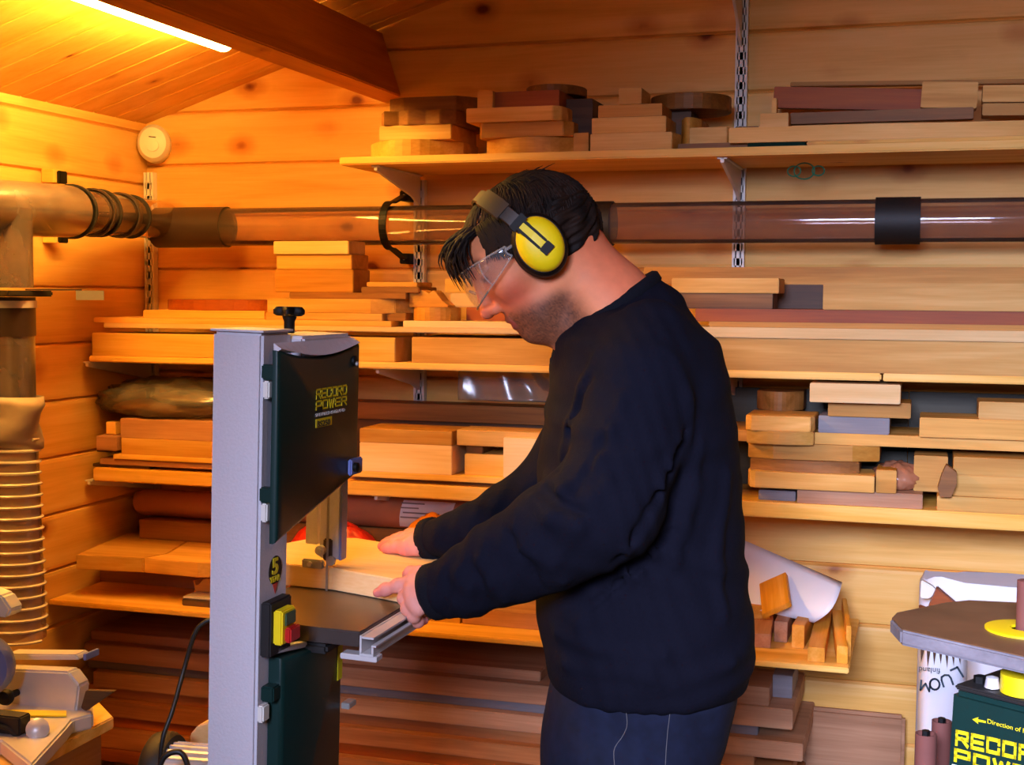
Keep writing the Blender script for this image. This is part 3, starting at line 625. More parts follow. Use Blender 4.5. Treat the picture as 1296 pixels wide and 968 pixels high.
MB().box(xa+.01, xb-.01, 2.845, 2.86, z+.0005, z+.006).build('bottom', M['pine'], t)
bd('grey-brown block beside the yellow tray', 585, 760, 775, z, M['pink'], group=G4, dep=.15, xr=650, yf=2.835)
bd('yellow board standing behind the grey-brown block', 600, 720, 757, z, M['pine'], group=G4, dep=.03, xr=680, yf=3.02)
# ---- lowest shelf, right: paper and scraps
z = zS4
t = None
vs = []; fs = []; n = 24
A, B_ = PY(905, 668, 3.12), PY(1066, 737, 3.0)
C2, D2 = PY(905, 760, 3.0), PY(1030, 788, 2.93)
for i in range(n+1):
    u = i/n
    top_ = A.lerp(B_, u); bot = C2.lerp(D2, u)
    for j in range(9):
        v = j/8; p = top_.lerp(bot, v); p.y -= .05*math.sin(math.pi*v)*(u**2); p.x += .012*math.sin(math.pi*v)*u
        p.z = max(p.z, z+.003); vs.append(p)
for i in range(n):
    for j in range(8): k = i*9+j; fs.append((k, k+1, k+10, k+9))
tag(MB().add(vs, fs).build('paper_sheet', M['paper'], smooth='all', sol=.001), 'large curling white paper sheet leaning behind the scraps', 'paper')
def lump(label, near, far, w, h, mat, z0=None, tilt=0, roll=0, name='offcut'):
    """a block lying with its near end face centred on pixel near and pointing to pixel far"""
    z0 = zS4 if z0 is None else z0
    a, b2 = PZ(*near, z0+h/2), PZ(*far, z0+h/2); d = b2-a; L2 = d.length
    o = MB().box(-w/2, w/2, 0, L2, 0, h).build(name, mat, org=(0, 0, 0), bevel=.0012)
    o.location = (a.x, a.y, z0+.0005); o.rotation_euler = (tilt, roll, math.atan2(d.y, d.x)-math.pi/2)
    return tag(o, label, 'offcut', 'wood scraps on the right end of the lowest shelf')
M['oakY'] = wood('oak_lengthwise', S(178, 124, 70), S(204, 150, 92), S(222, 174, 118), axis='Y')
M['pinkY'] = wood('pink_lengthwise', S(150, 110, 88), S(176, 136, 112), S(196, 160, 136), axis='Y')
lump('flat pinkish board end lying against the man\'s back on the lowest shelf', (945, 810), (955, 765), .10, .03, M['pinkY'])
lump('pale block lying on the pinkish board beside the man\'s back', (962, 775), (950, 745), .055, .03, M['oakY'], z0=z+.031)
lump('greyish square stick left of the two orange scraps', (988, 800), (1002, 772), .028, .045, M['pinkY'])
lump('orange stick with a rough top edge in the middle of the scraps', (1010, 806), (1030, 772), .026, .05, M['oakY'], roll=0)
lump('orange stick nearest the shelf edge, middle of the scraps', (1033, 829), (1044, 778), .034, .03, M['oakY'])
lump('thick orange block at the right end of the scraps', (1066, 829), (1059, 782), .022, .036, M['oakY'])
lump('pale flat piece leaning at the far right corner of the scraps', (1074, 812), (1068, 775), .01, .065, M['oakY'])
o = lump('pale square tile leaning on the white paper above the scraps', (985, 772), (1010, 757), .065, .012, M['oakY'], z0=z+.07); o.rotation_euler = (R_(20), R_(-28), 0)
lump('dark red scrap between the man\'s back and the paper', (958, 752), (948, 735), .03, .02, M['mahog'], z0=z+.062)
lump('brown scrap holding up the tile', (973, 782), (980, 770), .02, .068, M['mahog'])
# ---- boards stacked on the floor under the lowest shelf
NB = 9
rr = random.Random(5)
xs_l = [106, 88, 100, 118, 112, 116, 108, 112, 110]
xs_r = [684, 1004, 960, 1017, 955, 1000, 990, 1005, 990]
ys = [829, 846, 867, 884, 902, 922, 941, 960, 985]      # tops of the front faces at x = 455
yfs = [2.90, 2.87, 2.885, 2.86, 2.875, 2.85, 2.86, 2.84, 2.84]
mats = ['pink', 'pink', 'slate', 'pink', 'redwood', 'redwood', 'mahog', 'redwood', 'mahog']
sides = ['topmost', 'second', 'third', 'fourth', 'fifth', 'sixth', 'seventh', 'eighth', 'ninth']
zs = [PY(455, y, yf).z for y, yf in zip(ys, yfs)]
for k in range(NB):
    zb_ = zs[k+1] if k < NB-1 else zs[k]-.035
    x0 = PY(xs_l[k], ys[k], yfs[k]).x; x1 = PY(xs_r[k], ys[k]+20, yfs[k]).x
    boxthing('board', f'{"dark-topped" if k == 0 else "long"} {["pinkish","pinkish","greyish","pinkish","reddish","reddish","mahogany","reddish","mahogany"][k]} board, {sides[k]} from the top in the stack under the lowest shelf', 'board', max(x0, XL+.01), x1, yfs[k], YB, zb_, zs[k], M[mats[k]], G5, bevel=.002)
zlast = zs[-1]-.035
for i, px in enumerate((180, 560, 900)):
    x = PY(px, 900, 2.95).x
    boxthing('timber_bearer', ['square bearer under the left end of the board stack', 'square bearer under the middle of the board stack', 'square bearer under the right end of the board stack'][i], 'bearer', x-.05, x+.05, 2.9, 3.15, 0, zlast, M['brown'], 'bearers under the board stack')
# short ends at the right of that stack
zt = zs[0]
r1 = PY(960, 868, 2.86).z
boxthing('offcut', 'light grey flat piece at the right end of the board stack', 'offcut', PY(978, 850, 2.95).x, PY(1003, 850, 2.95).x, 2.95, 3.1, zs[1], zs[1]+.05, M['slate'], G5)
boxthing('offcut', 'pale ridged block on the right end of the board stack', 'offcut', PY(900, 850, 2.88).x, PY(974, 850, 2.88).x, 2.88, 3.0, zs[1], zs[1]+.04, M['pink'], G5)
# panel leaning on the wall
x0, x1 = PY(1018, 900, 3.16).x, PY(1146, 900, 3.16).x
boxthing('panel', 'pinkish panel with a rounded corner leaning on the wall below the scraps', 'panel', x0, x1, 3.14, 3.165, 0, PY(1080, 899, 3.15).z, M['pink'], bevel=.008)
# ------------------------------------------------------------------ dust extraction ducting
YP = 3.06
pa, pb_ = PY(290, 278, YP), PY(1296, 289, YP)
zp = (pa.z+pb_.z)/2; RP = .0475
def hollow(mb, path, r, n=28): return mb.tube(path, r, n, caps=False)
t = thing('dust_duct', 'long clear plastic extraction duct running along the back wall', 'duct', (PY(700, 280, YP).x, YP, zp))
xe = XR-.02; xs = PY(285, 280, YP).x
hollow(MB(), [(xs, YP, zp), (xe, YP, zp)], RP).build('pipe', M['pipe'], t, smooth='all')
def sleeve(px0, px1, name, mat, r):
    x0, x1 = PY(px0, 280, YP).x, PY(px1, 280, YP).x
    MB().lathe([(RP+.0008, 0), (r, 0), (r, x1-x0), (RP+.0008, x1-x0), (RP+.0008, 0)], (x0, YP, zp), (1, 0, 0), 40).build(name, mat, t, smooth=True)
sleeve(738, 776, 'dark_coupling', M['rubber'], .0515)
sleeve(1108, 1165, 'dark_coupling', M['rubber'], .0515)
sleeve(200, 288, 'dark_coupling', M['brownrub'], .0515)
# the bracket ring round the duct
xr_ = PY(495, 280, YP).x
t2 = thing('duct_bracket', 'black curved duct clip screwed to the wall left of the man\'s fringe', 'duct clip', (xr_, W, zp-.07))
mb = MB(); ring = [(xr_, YP+math.cos(a)*.057, zp+math.sin(a)*.057) for a in [R_(70+i*11) for i in range(21)]]
ring = [(xr_, YP+.085, zp+.078), (xr_, YP+.03, zp+.062)]+ring[1:-1]+[(xr_, YP+.03, zp-.062), (xr_, YP+.085, zp-.078)]
for i in range(len(ring)-1):
    a, b2 = Vector(ring[i]), Vector(ring[i+1]); d = (b2-a).normalized(); nrm = Vector((1, 0, 0)).cross(d)*.0025
    mb.add([a-Vector((.009, 0, 0))-nrm, a+Vector((.009, 0, 0))-nrm, a+Vector((.009, 0, 0))+nrm, a-Vector((.009, 0, 0))+nrm, b2-Vector((.009, 0, 0))-nrm, b2+Vector((.009, 0, 0))-nrm, b2+Vector((.009, 0, 0))+nrm, b2-Vector((.009, 0, 0))+nrm],
           [(0, 1, 2, 3), (7, 6, 5, 4), (0, 4, 5, 1), (1, 5, 6, 2), (2, 6, 7, 3), (3, 7, 4, 0)])
mb.build('ring_strap', M['black'], t2)
for s in (1, -1):
    MB().box(xr_-.012, xr_+.012, W-.056, W-.0505, zp+s*.078-.013, zp+s*.078+.013).build('foot', M['black'], t2, bevel=.002)
    MB().box(xr_-.012, xr_+.012, W-.05, W-.001, zp+s*.078-.013, zp+s*.078+.013).build('spacer_block', M['black'], t2, bevel=.002)
    MB().lathe([(.0005, 0), (.004, 0), (.003, .002), (.0005, .0025)], (xr_, W-.056, zp+s*.078), (0, -1, 0), 12).build('screw', M['steel'], t2)
# bend in the corner and run along the left wall
c_ = [PY(206, 279, YP), CZ(165, 274, 3.27), CZ(130, 270, 3.1), CZ(95, 268, 2.95), CZ(60, 266, 2.82), CZ(20, 264, 2.70), CZ(-60, 262, 2.5)]
t = thing('duct_bend', 'dusty ringed duct bend in the corner and along the left wall', 'duct', (c_[3].x, c_[3].y, c_[3].z-.06))
def spl(pts, n=8):
    out = []; P_ = [pts[0]]+list(pts)+[pts[-1]]
    for i in range(1, len(P_)-2):
        for k in range(n):
            u = k/n; a, b2, c, d = [Vector(q) for q in P_[i-1:i+3]]
            out.append(.5*((2*b2)+(-a+c)*u+(2*a-5*b2+4*c-d)*u*u+(-a+3*b2-3*c+d)*u**3))
    return out+[Vector(P_[-1])]
path = spl(c_, 8); 
hollow(MB(), path[:28], .049).build('bend_pipe', M['pipe'], t, smooth='all')
hollow(MB(), path[26:], .056).build('straight_pipe', M['pipedusty'], t, smooth='all')
def ringat(path, i, r, wdt, name, mat, par):
    p = path[i]; d = (path[min(i+1, len(path)-1)]-path[max(0, i-1)]).normalized()
    return MB().lathe([(r-.004, -wdt/2), (r, -wdt/2), (r, wdt/2), (r-.004, wdt/2), (r-.004, -wdt/2)], p, d, 36).build(name, mat, par, smooth=True)
ringat(path, 8, .0535, .006, 'seal_ring', M['rubber'], t); ringat(path, 11, .0545, .02, 'seal_ring', M['brownrub'], t)
ringat(path, 17, .0555, .006, 'seal_ring', M['rubber'], t); ringat(path, 19, .0555, .008, 'seal_ring', M['brownrub'], t); ringat(path, 25, .060, .006, 'seal_ring', M['rubber'], t)
# clip on the left wall
q = PX(72, 225, XL+.03)
t3 = thing('duct_bracket', 'duct clip with a yellow wooden block on the left wall', 'duct clip', (XL, q.y, q.z-.16))
MB().box(XL+.001, XL+.035, q.y-.02, q.y+.012, q.z-.012, q.z+.02).build('wooden_block', M['pine'], t3, bevel=.001)
MB().box(XL+.036, XL+.046, q.y-.01, q.y+.02, q.z-.014, q.z+.016).build('clip_foot', M['black'], t3, bevel=.002)
q2 = PX(72, 301, XL+.03)
MB().box(XL+.001, XL+.035, q.y-.02, q.y+.012, q2.z-.012, q2.z+.014).build('wooden_block', M['pine'], t3, bevel=.001)
MB().box(XL+.036, XL+.046, q.y-.01, q.y+.02, q2.z-.012, q2.z+.014).build('clip_foot', M['black'], t3, bevel=.002)
# vertical pipe dropping from the tee
ZV = 2.66
v0, v1 = CZ(0, 264, ZV), CZ(4, 505, ZV)
vx, vy = (v0.x+v1.x)/2, (v0.y+v1.y)/2
zt_, zb_ = v0.z, v1.z
t = thing('vertical_duct', 'dusty grey vertical duct at the left edge with a sliding blast gate', 'duct', (vx, vy, zb_))
hollow(MB(), [(vx, vy, zt_), (vx, vy, CZ(0, 364, ZV).z)], .061).build('upper_pipe', M['pipedusty'], t, smooth='all')
hollow(MB(), [(vx, vy, CZ(0, 376, ZV).z), (vx, vy, CZ(0, 425, ZV).z)], .064).build('sleeve', M['brownrub'], t, smooth='all')
hollow(MB(), [(vx, vy, CZ(0, 423, ZV).z), (vx, vy, zb_-.06)], .062).build('lower_pipe', M['pipedusty'], t, smooth='all')
zg = CZ(0, 370, ZV).z
g = MB().box(vx-.07, vx+.07, vy-.07, vy+.07, zg-.008, zg+.004).build('gate_body', M['rubber'], t, bevel=.003)
MB().lathe([(.062, 0), (.0665, 0), (.0665, .014), (.062, .014), (.062, 0)], (vx, vy, zg-.030), (0, 0, 1), 36).build('clamp_ring', M['alu'], t, smooth=True)
qa, qb = CZ(40, 363, ZV), CZ(96, 366, ZV)
MB().prism([(qa.x, qa.y-.02, zg+.0045), (qb.x, qb.y-.01, zg+.0045), (qb.x, qb.y+.02, zg+.0045), (qa.x, qa.y+.02, zg+.0045)], (0, 0, .003)).build('gate_slide', M['iron'], t)
qc = CZ(131, 366, ZV)
MB().prism([(qb.x, qb.y, zg-.014), (qc.x, qc.y, zg-.014), (qc.x, qc.y, zg+.0045), (qb.x, qb.y, zg+.0045)], (0, .002, 0)).build('gate_handle', M['steel'], t)
# hose
zh0, zh1 = CZ(2, 556, ZV).z, CZ(10, 832, ZV-.1).z
t = thing('flexible_hose', 'ribbed see-through flexible hose hanging at the left edge', 'hose', (vx, vy, zh1))
hp = [Vector((vx+.012*((zh0+.05-z_)/(zh0-zh1)), vy, z_)) for z_ in np.linspace(zh0+.05, zh1, 60)]
hollow(MB(), hp, [.063 for i in range(60)]).build('hose_wall', M['hose'], t, smooth='all')
turns = int((zh0-zh1)/.0215); sp = []
for k in range(turns*20+1):
    a = 2*math.pi*k/20; u = k/(turns*20); zz = zh0+(zh1-zh0)*u
    sp.append((vx+.012*u+.066*math.cos(a), vy+.066*math.sin(a), zz))
MB().tube(sp, .0032, 6).build('spiral_wire', M['hoserib'], t, smooth=True)
# crumpled tape round the joint
zt1, zt0 = CZ(0, 500, ZV).z, CZ(0, 562, ZV).z
vs = []; fs = []; n = 40; rr = random.Random(3)
for j in range(7):
    for i in range(n):
        a = 2*math.pi*i/n; r = .068+.006*math.sin(3*a+j)+.004*rr.random()+(.006 if j == 1 else 0)
        sk = .012*math.cos(a+2.6)*(1 if j > 2 else .4)
        vs.append((vx+r*math.cos(a), vy+r*math.sin(a), zt1+(zt0-zt1)*j/6+sk))
for j in range(6):
    for i in range(n): fs.append((j*n+i, j*n+(i+1) % n, (j+1)*n+(i+1) % n, (j+1)*n+i))
tag(MB().add(vs, fs).build('joint_tape', plain('dusty_white_tape', S(160, 142, 128), .45, noise=.1), sol=.001, smooth='all'), 'crumpled pale tape wrapped round the joint between duct and hose', 'tape')

# ------------------------------------------------------------------ bench under the saw
ZB = .62
# ------------------------------------------------------------------ bandsaw
ZC0 = 1.77
k0 = CZ(330, 560, ZC0)                       # front right edge of the column at mid height
CX1, CY0 = k0.x, k0.y
CX0 = PY(267, 560, CY0).x
zT = PY(300, 421, CY0).z
t = thing('bandsaw', 'grey and green bandsaw in front of the man, guiding the pale workpiece', 'bandsaw', (CX1, CY0+.1, ZB))
colw = CX1-CX0
CY1 = CY0+.085
# column
MB().box(CX0, CX1, CY0, CY1, ZB+.03, zT).build('column', M['grey'], t, bevel=.004)
XD = CX1+.028
q = PX(351, 436, XD); dY0 = q.y; dzT = q.z
dY1 = PX(454, 426, XD).y
dzB0 = PX(349, 690, XD).z; dzB1 = PX(456, 600, XD).z
# upper wheel housing and door
MB().prism([(CX0+.012, max(dY0+.012, CY1+.001), zT-.006), (CX0+.012, max(dY0+.012, CY1+.001), dzB0+.01), (CX0+.012, dY1-.02, dzB1+.01), (CX0+.012, dY1-.01, dzB1+.03), (CX0+.012, dY1-.01, zT-.006)], (XD-.0105-CX0-.012, 0, 0)).build('upper_wheel_housing', M['grey'], t, bevel=.004)
def bulged(pts, x0, x1, b):
    """door skin: outline in the Y-Z plane, thick towards +X, edges rolled over"""
    mb = MB(); c = Vector((0, sum(p[0] for p in pts)/len(pts), sum(p[1] for p in pts)/len(pts)))
    rings = [(0, x0), (0, x1-b), (b*.3, x1-b*.35), (b, x1)]
    n = len(pts); vs = []
    for ins, xx in rings:
        for i, p in enumerate(pts):
            a, b2 = Vector((0, *pts[i-1])), Vector((0, *pts[(i+1) % n])); P_ = Vector((0, *p))
            e1, e2 = (P_-a).normalized(), (b2-P_).normalized(); n1, n2 = Vector((0, -e1.z, e1.y)), Vector((0, -e2.z, e2.y))
            nn_ = (n1+n2); nn_ = nn_/max(.3, nn_.dot(n1)); 
            if nn_.dot(c-P_) < 0: nn_ = -nn_
            q_ = P_+nn_*ins; vs.append((xx, q_.y, q_.z))
    fs = [(r*n+i, r*n+(i+1) % n, (r+1)*n+(i+1) % n, (r+1)*n+i) for r in range(3) for i in range(n)]
    fs += [tuple(range(n-1, -1, -1)), tuple(range(3*n, 4*n))]
    return mb.add(vs, fs)
dtop = [(dY1-(dY1-dY0)*k/8, dzT-.007-.014*math.sin(math.pi*k/8)) for k in range(9)]
dpts = [(dY0, dzB0), (dY0+.02, dzB0-.001+.006), (dY1-.012, dzB1), (dY1, dzB1+.02)]+dtop
d1_ = bulged(dpts, XD-.010, XD, .005).build('upper_door', M['green'], t, smooth=True)
# light top of the rounded door cover: a shallow arched lip
mb = MB(); n = 12; vs = []
for i in range(n+1):
    u = i/n; y_ = dY0+.004+(dY1-dY0-.008)*u; s = math.sin(math.pi*u)
    vs += [(XD-.0125, y_, dzT+.002), (XD-.001+.002*s, y_, dzT-.005-.013*s), (XD-.012, y_, dzT-.012)]
fs = []
for i in range(n): k = 3*i; fs += [(k, k+3, k+4, k+1), (k+1, k+4, k+5, k+2), (k+2, k+5, k+3, k)]
fs += [(0, 1, 2), (3*n+2, 3*n+1, 3*n)]
mb.add([Vector(v)+Vector((.0018, 0, 0)) for v in vs], fs).build('door_top_lip', M['grey'], t)
# column cap
MB().prism([(CX0-.002, CY0-.002, zT+.0005), (CX1+.002, CY0-.002, zT+.0005), (CX1+.002, CY1, zT+.0005), (CX0+.004, CY1, zT+.0005)], (0, 0, .003)).build('column_cap', M['grey'], t)
# tension knob
kx, ky = PZ(363, 418, zT).x, CY0+.12
kp = PY(363, 417, ky); kx = kp.x
MB().lathe([(.0075, 0), (.0075, .016), (.010, .022), (.010, .025)], (kx, ky, zT-.004), (0, 0, 1), 20).build('knob_stem', M['black'], t, smooth=True)
mb = MB(); prof = []
for k in range(48):
    a = 2*math.pi*k/48; r = .0185+.0045*math.cos(5*a); prof.append((r*math.cos(a), r*math.sin(a)))
for z0_, sc in ((.020, .8), (.023, 1), (.029, 1), (.033, .82)): mb.v += [Vector((kx+x*sc, ky+y*sc, zT+z0_)) for x, y in prof]
mb.f = [(r*48+i, r*48+(i+1) % 48, (r+1)*48+(i+1) % 48, (r+1)*48+i) for r in range(3) for i in range(48)]+[tuple(range(47, -1, -1)), tuple(range(144, 192))]
mb.build('tension_knob', M['black'], t, smooth=True)
# hinges and latch
def side(px, py, x=None): return PX(px, py, XD if x is None else x)
for (ya_, yb_) in ((482, 505), (638, 662)):
    p, p2 = PX(334, ya_, CX1+.006), PX(334, yb_, CX1+.006)
    MB().box(CX1+.0005, CX1+.010, CY0+.001, CY0+.020, p2.z, p.z).build('hinge', M['white'], t, bevel=.002)
    MB().box(CX1+.0005, XD-.004, CY0+.010, dY0+.002, p.z+.002, p.z+.022).build('hinge_knuckle', M['green'], t, bevel=.002)
lp = PX(444, 590, XD)
MB().box(XD+.0005, XD+.007, lp.y-.010, lp.y+.032, lp.z-.012, lp.z+.012).build('door_latch', M['bluesteel'], t, bevel=.002)
MB().lathe([(.0005, 0), (.007, 0), (.007, .006), (.0005, .008)], (XD+.0072, lp.y, lp.z), (1, 0, 0), 16).build('latch_knob', M['black'], t, smooth=True)
lp = PX(446, 456, XD)
MB().lathe([(.0005, 0), (.008, 0), (.0075, .003), (.0005, .004)], (XD, lp.y, lp.z), (1, 0, 0), 20).build('tracking_window', M['black'], t)
MB().lathe([(.0005, 0), (.0035, 0), (.003, .003), (.0005, .004)], (XD+.004, lp.y, lp.z-.004), (1, 0, 0), 12).build('bolt', M['steel'], t)
STROKES = {'R': [[(0, 0), (0, 1), (1, 1), (1, .48), (0, .48)], [(.5, .48), (1, 0)]], 'E': [[(1, 1), (0, 1), (0, 0), (1, 0)], [(0, .5), (.92, .5)]], 'C': [[(1, .72), (1, 1), (0, 1), (0, 0), (1, 0), (1, .28)]],
           'O': [[(0, 0), (0, 1), (1, 1), (1, 0), (0, 0), (0, .2)]], 'D': [[(0, .2), (0, 1), (.8, 1), (1, .8), (1, .2), (.8, 0), (0, 0), (0, .2)]], 'P': [[(0, 0), (0, 1), (1, 1), (1, .42), (0, .42)]], 'W': [[(0, 1), (.24, 0), (.5, .85), (.76, 0), (1, 1)]]}
def block_word(name, word, place, mat, parent, th=.21):
    """wide square letters; place(u, v, lift) -> point, u along the word 0..1, v up 0..1"""
    mb = MB(); n = len(word); cw = 1.0/n; asp = 1.45
    for i, ch in enumerate(word):
        for st in STROKES[ch]:
            for a, b2 in zip(st, st[1:]):
                A_, B2 = Vector((a[0]*asp, a[1])), Vector((b2[0]*asp, b2[1])); dv = (B2-A_).normalized(); h_ = th/2; sd_ = Vector((-dv.y, dv.x))*h_; e_ = dv*h_
                q = [A_-e_-sd_, B2+e_-sd_, B2+e_+sd_, A_-e_+sd_]
                f2 = lambda p, l: place((i+.07+.86*(p.x+h_)/(asp+th))*cw, (p.y+h_)/(1+th), l)
                mb.add([f2(p, 0) for p in q]+[f2(p, 1) for p in q], [(3, 2, 1, 0), (4, 5, 6, 7), (0, 1, 5, 4), (1, 2, 6, 5), (2, 3, 7, 6), (3, 0, 4, 7)])
    return mb.build(name, mat, parent)
# lettering on the door: runs along +Y
def lettering(name, body, pxl, pxr, ybase, h, mat, bold=.0):
    a = PX(pxl, ybase, XD+.0008); b2 = PX(pxr, ybase, XD+.0008); a.z = a.z
    o = text_obj(name, body, 1, mat, t, (0, 0, 0), (0, 1, 0), (0, 0, 1))
    xs = [v.co.y for v in o.data.vertices]; zs_ = [v.co.z for v in o.data.vertices]; base = Vector(t['_o'])
    x0, x1 = min(xs), max(xs); z0_, z1_ = min(zs_), max(zs_)
    for v in o.data.vertices:
        u = (v.co.y-x0)/(x1-x0); w = (v.co.z-z0_)/(z1_-z0_); th = v.co.x+base.x
        v.co = Vector((XD+.0003+(.0006 if th > 0 else 0), a.y+(b2.y-a.y)*u, a.z+h*w))-base
    return o
def zspan(px, y0, y1): return PX(px, y0, XD).z-PX(px, y1, XD).z
for wd2, yb2, h2 in (('RECORD', 505, zspan(418, 491, 504)), ('POWER', 519, zspan(418, 507, 519))):
    a, b2 = PX(398, yb2, XD), PX(438, yb2, XD)
    block_word('brand_lettering', wd2, lambda u, v, l, a=a, b2=b2, h2=h2: Vector((XD+.0003+.0007*l, a.y+(b2.y-a.y)*u, a.z+h2*v)), M['ylw'], t)
lettering('brand_lettering', 'SHEFFIELD ENGLAND', 399, 436, 527, zspan(418, 522, 526), M['wht'])
a, b2 = PX(399, 541, XD), PX(419, 529, XD)
MB().box(XD+.0002, XD+.0009, a.y, b2.y, a.z, a.z+zspan(405, 530, 541)).build('model_plate', M['ylw'], t)
o = lettering('model_lettering', 'BS250', 401, 417, 540, zspan(405, 532, 539.5), M['green'])
for v in o.data.vertices: v.co.x += .0008
# sticker
sp_ = PX(340, 727, CX1)
yc, zc__ = PX(340, 727, CX1).y, PX(340, 727, CX1).z; yc = CY0+.048
r_ = .019
MB().lathe([(.0005, 0), (r_, 0), (r_, .0006), (.0005, .0006)], (CX1, yc, zc__), (1, 0, 0), 32, up=(0, 0, 1), sx=1.05, sy=1.0).build('warranty_sticker', M['black'], t)
MB().prism([(CX1+.0002, yc-.007, zc__-.018), (CX1+.0002, yc+.007, zc__-.018), (CX1+.0002, yc, zc__-.032)], (.0007, 0, 0)).build('sticker_tip', M['red'], t)
text_obj('sticker_lettering', '5', .030, M['ylw'], t, (CX1+.0008, yc-.011, zc__-.004), (0, 1, 0), (0, 0, 1), sx=1.3, bold=.001)
text_obj('sticker_lettering', 'YEAR', .011, M['ylw'], t, (CX1+.0008, yc-.016, zc__-.015), (0, 1, 0), (0, 0, 1), sx=1.1, bold=.0004)
# switch box
zs0, zs1 = PX(340, 835, CX1+.01).z, PX(340, 765, CX1+.01).z
MB().box(CX1+.0005, CX1+.016, CY0+.006, CY0+.068, zs0, zs1).build('switch_box', M['rubber'], t, bevel=.002)
zy0, zy1 = PX(346, 819, CX1+.016).z, PX(346, 775, CX1+.016).z
sw = MB().box(CX1+.0165, CX1+.030, CY0+.012, CY0+.052, zy0, zy1).build('switch', M['yellow'], t, bevel=.002)
MB().box(CX1+.0305, CX1+.033, CY0+.018, CY0+.048, (zy0+zy1)/2+.002, zy1-.004).build('start_button', M['btn'], sw, bevel=.001)
MB().box(CX1+.0305, CX1+.040, CY0+.018, CY0+.048, zy0+.003, (zy0+zy1)/2).build('stop_button', M['red'], sw, bevel=.002)
# lower housing, door and the pale strip for its daylit top
XL2 = XD-.004
q = PX(333, 852, XL2); ly0, lzT0 = q.y, q.z; q = PX(441, 806, XL2); ly1, lzT1 = q.y, q.z
ly0 = max(ly0, CY0+.03)
lp_ = [(ly0, lzT0), (ly0, ZB+.045), (ly1, ZB+.045), (ly1, lzT1-.01), (ly1-.015, lzT1)]
bulged(lp_, XL2-.022, XL2, .007).build('lower_door', M['green'], t, smooth=True)
MB().prism([(CX0+.012, CY1+.0005, lzT0+.018), (CX0+.012, CY1+.0005, ZB+.035), (CX0+.012, ly1-.006, ZB+.035), (CX0+.012, ly1-.006, lzT1-.002)], (XL2-.024-CX0-.012, 0, 0)).build('lower_wheel_housing', M['green'], t, bevel=.003)
MB().prism([(CX1+.002, CY0+.03, lzT0+.006), (CX1+.002, CY0+.03, lzT0+.014), (CX1+.002, ly1-.05, lzT1+.010), (CX1+.002, ly1-.05, lzT1+.002)], (XL2-.010-CX1, 0, 0)).build('lit_housing_top', M['grey'], t, bevel=.001)  # pale colour stands for daylight and sawdust on the lower housing top
for ya_, yb_ in ((900, 922),):
    p, p2 = PX(329, ya_, CX1+.006), PX(329, yb_, CX1+.006)
    MB().box(CX1+.0005, CX1+.010, CY0+.001, CY0+.020, p2.z, p.z).build('hinge', M['white'], t, bevel=.002)
    MB().box(CX1+.0005, XL2-.004, CY0+.010, ly0+.002, p.z+.003, p.z+.024).build('hinge_knuckle', M['green'], t, bevel=.002)
lp = PX(441, 892, XL2)
MB().box(XL2+.0005, XL2+.014, lp.y-.004, lp.y+.022, lp.z-.005, lp.z+.004).build('door_latch', M['steel'], t, bevel=.001)
la, lb_ = PX(440, 845, XL2).y, PX(446, 810, XL2)
MB().box(XL2+.0004, XL2+.0012, ly1-.02, ly1-.004, PX(444, 855, XL2).z, PX(444, 812, XL2).z).build('label_strip', M['ylw'], t)
MB().box(CX0-.005, XD+.03, CY0-.02, ly1+.02, ZB, ZB+.03).build('base_plate', M['black'], t, bevel=.003)
# table
tc = CZ(462, 798, 1.87); ZT = tc.z
TX1, TY0 = tc.x, tc.y
TX0 = PZ(352, 783, ZT).x-.12; TX0 = CX1+.004-.12
TY1 = TY0+.33
MB().prism([(CX1+.02, TY0, ZT-.022), (TX1, TY0, ZT-.022), (TX1, TY1, ZT-.022), (TX0, TY1, ZT-.022), (TX0, max(TY0+.01, CY1+.006), ZT-.022), (CX1+.02, max(TY0, CY1+.006), ZT-.022)], (0, 0, .022)).build('table', M['iron'], t, bevel=.002)
MB().box(TX0+.03, TX1-.05, CY1+.03, TY1-.06, lzT1+.004, ZT-.024).build('trunnion', M['rubber'], t, bevel=.004)
# fence rail of aluminium on the table's edge
rx0, rx1 = TX1+.001, TX1+.022
mb = MB()
mb.box(rx0, rx1, TY0-.004, TY1+.03, ZT-.032, ZT-.029).box(rx0, rx0+.003, TY0-.004, TY1+.03, ZT-.0285, ZT-.004).box(rx0+.0035, rx1, TY0-.004, TY1+.03, ZT-.008, ZT-.005).box(rx1-.003, rx1, TY0-.004, TY1+.03, ZT-.0285, ZT-.019).box(rx1-.003, rx1+.004, TY0-.004, TY1+.03, ZT-.0185, ZT-.016)
mb.build('fence_rail', M['alu'], t)
MB().box(rx0-.03, rx1+.004, TY0-.002, TY0+.02, ZT-.0405, ZT-.0325).build('rail_foot', M['alu'], t, bevel=.001)
# blade, guide post, guides
bp_ = CZ(418, 735, 1.0); 
def at_top(px, py, z): return PZ(px, py, z)
ZW_ = ZT+.036
bl = PZ(419, 749, ZT)                       # blade meets the table at the near face of the workpiece
by, bx = bl.y-.001, bl.x
MB().box(bx-.0005-.0015, bx+.0015, by-.0008, by+.0008, ZT-.02, dzB1+.02).build('blade', M['steel'], t)
g0, g1 = PY(409, 640, by+.016), PY(435, 709, by+.016)
MB().box(g0.x, g1.x, by+.012, by+.03, g1.z, dzB1+.05).build('guide_post', M['grey'], t, bevel=.002)
MB().box(g1.x+.0003, g1.x+.004, by+.01, by+.03, g1.z, dzB1+.05).build('post_edge', M['bluesteel'], t)
g2, g3 = PY(393, 640, by+.04), PY(408, 690, by+.04)
MB().box(g2.x, g3.x, by+.032, by+.045, g3.z, dzB1+.04).build('blade_guard', M['grey'], t, bevel=.001)
g4 = PY(402, 716, by+.01)
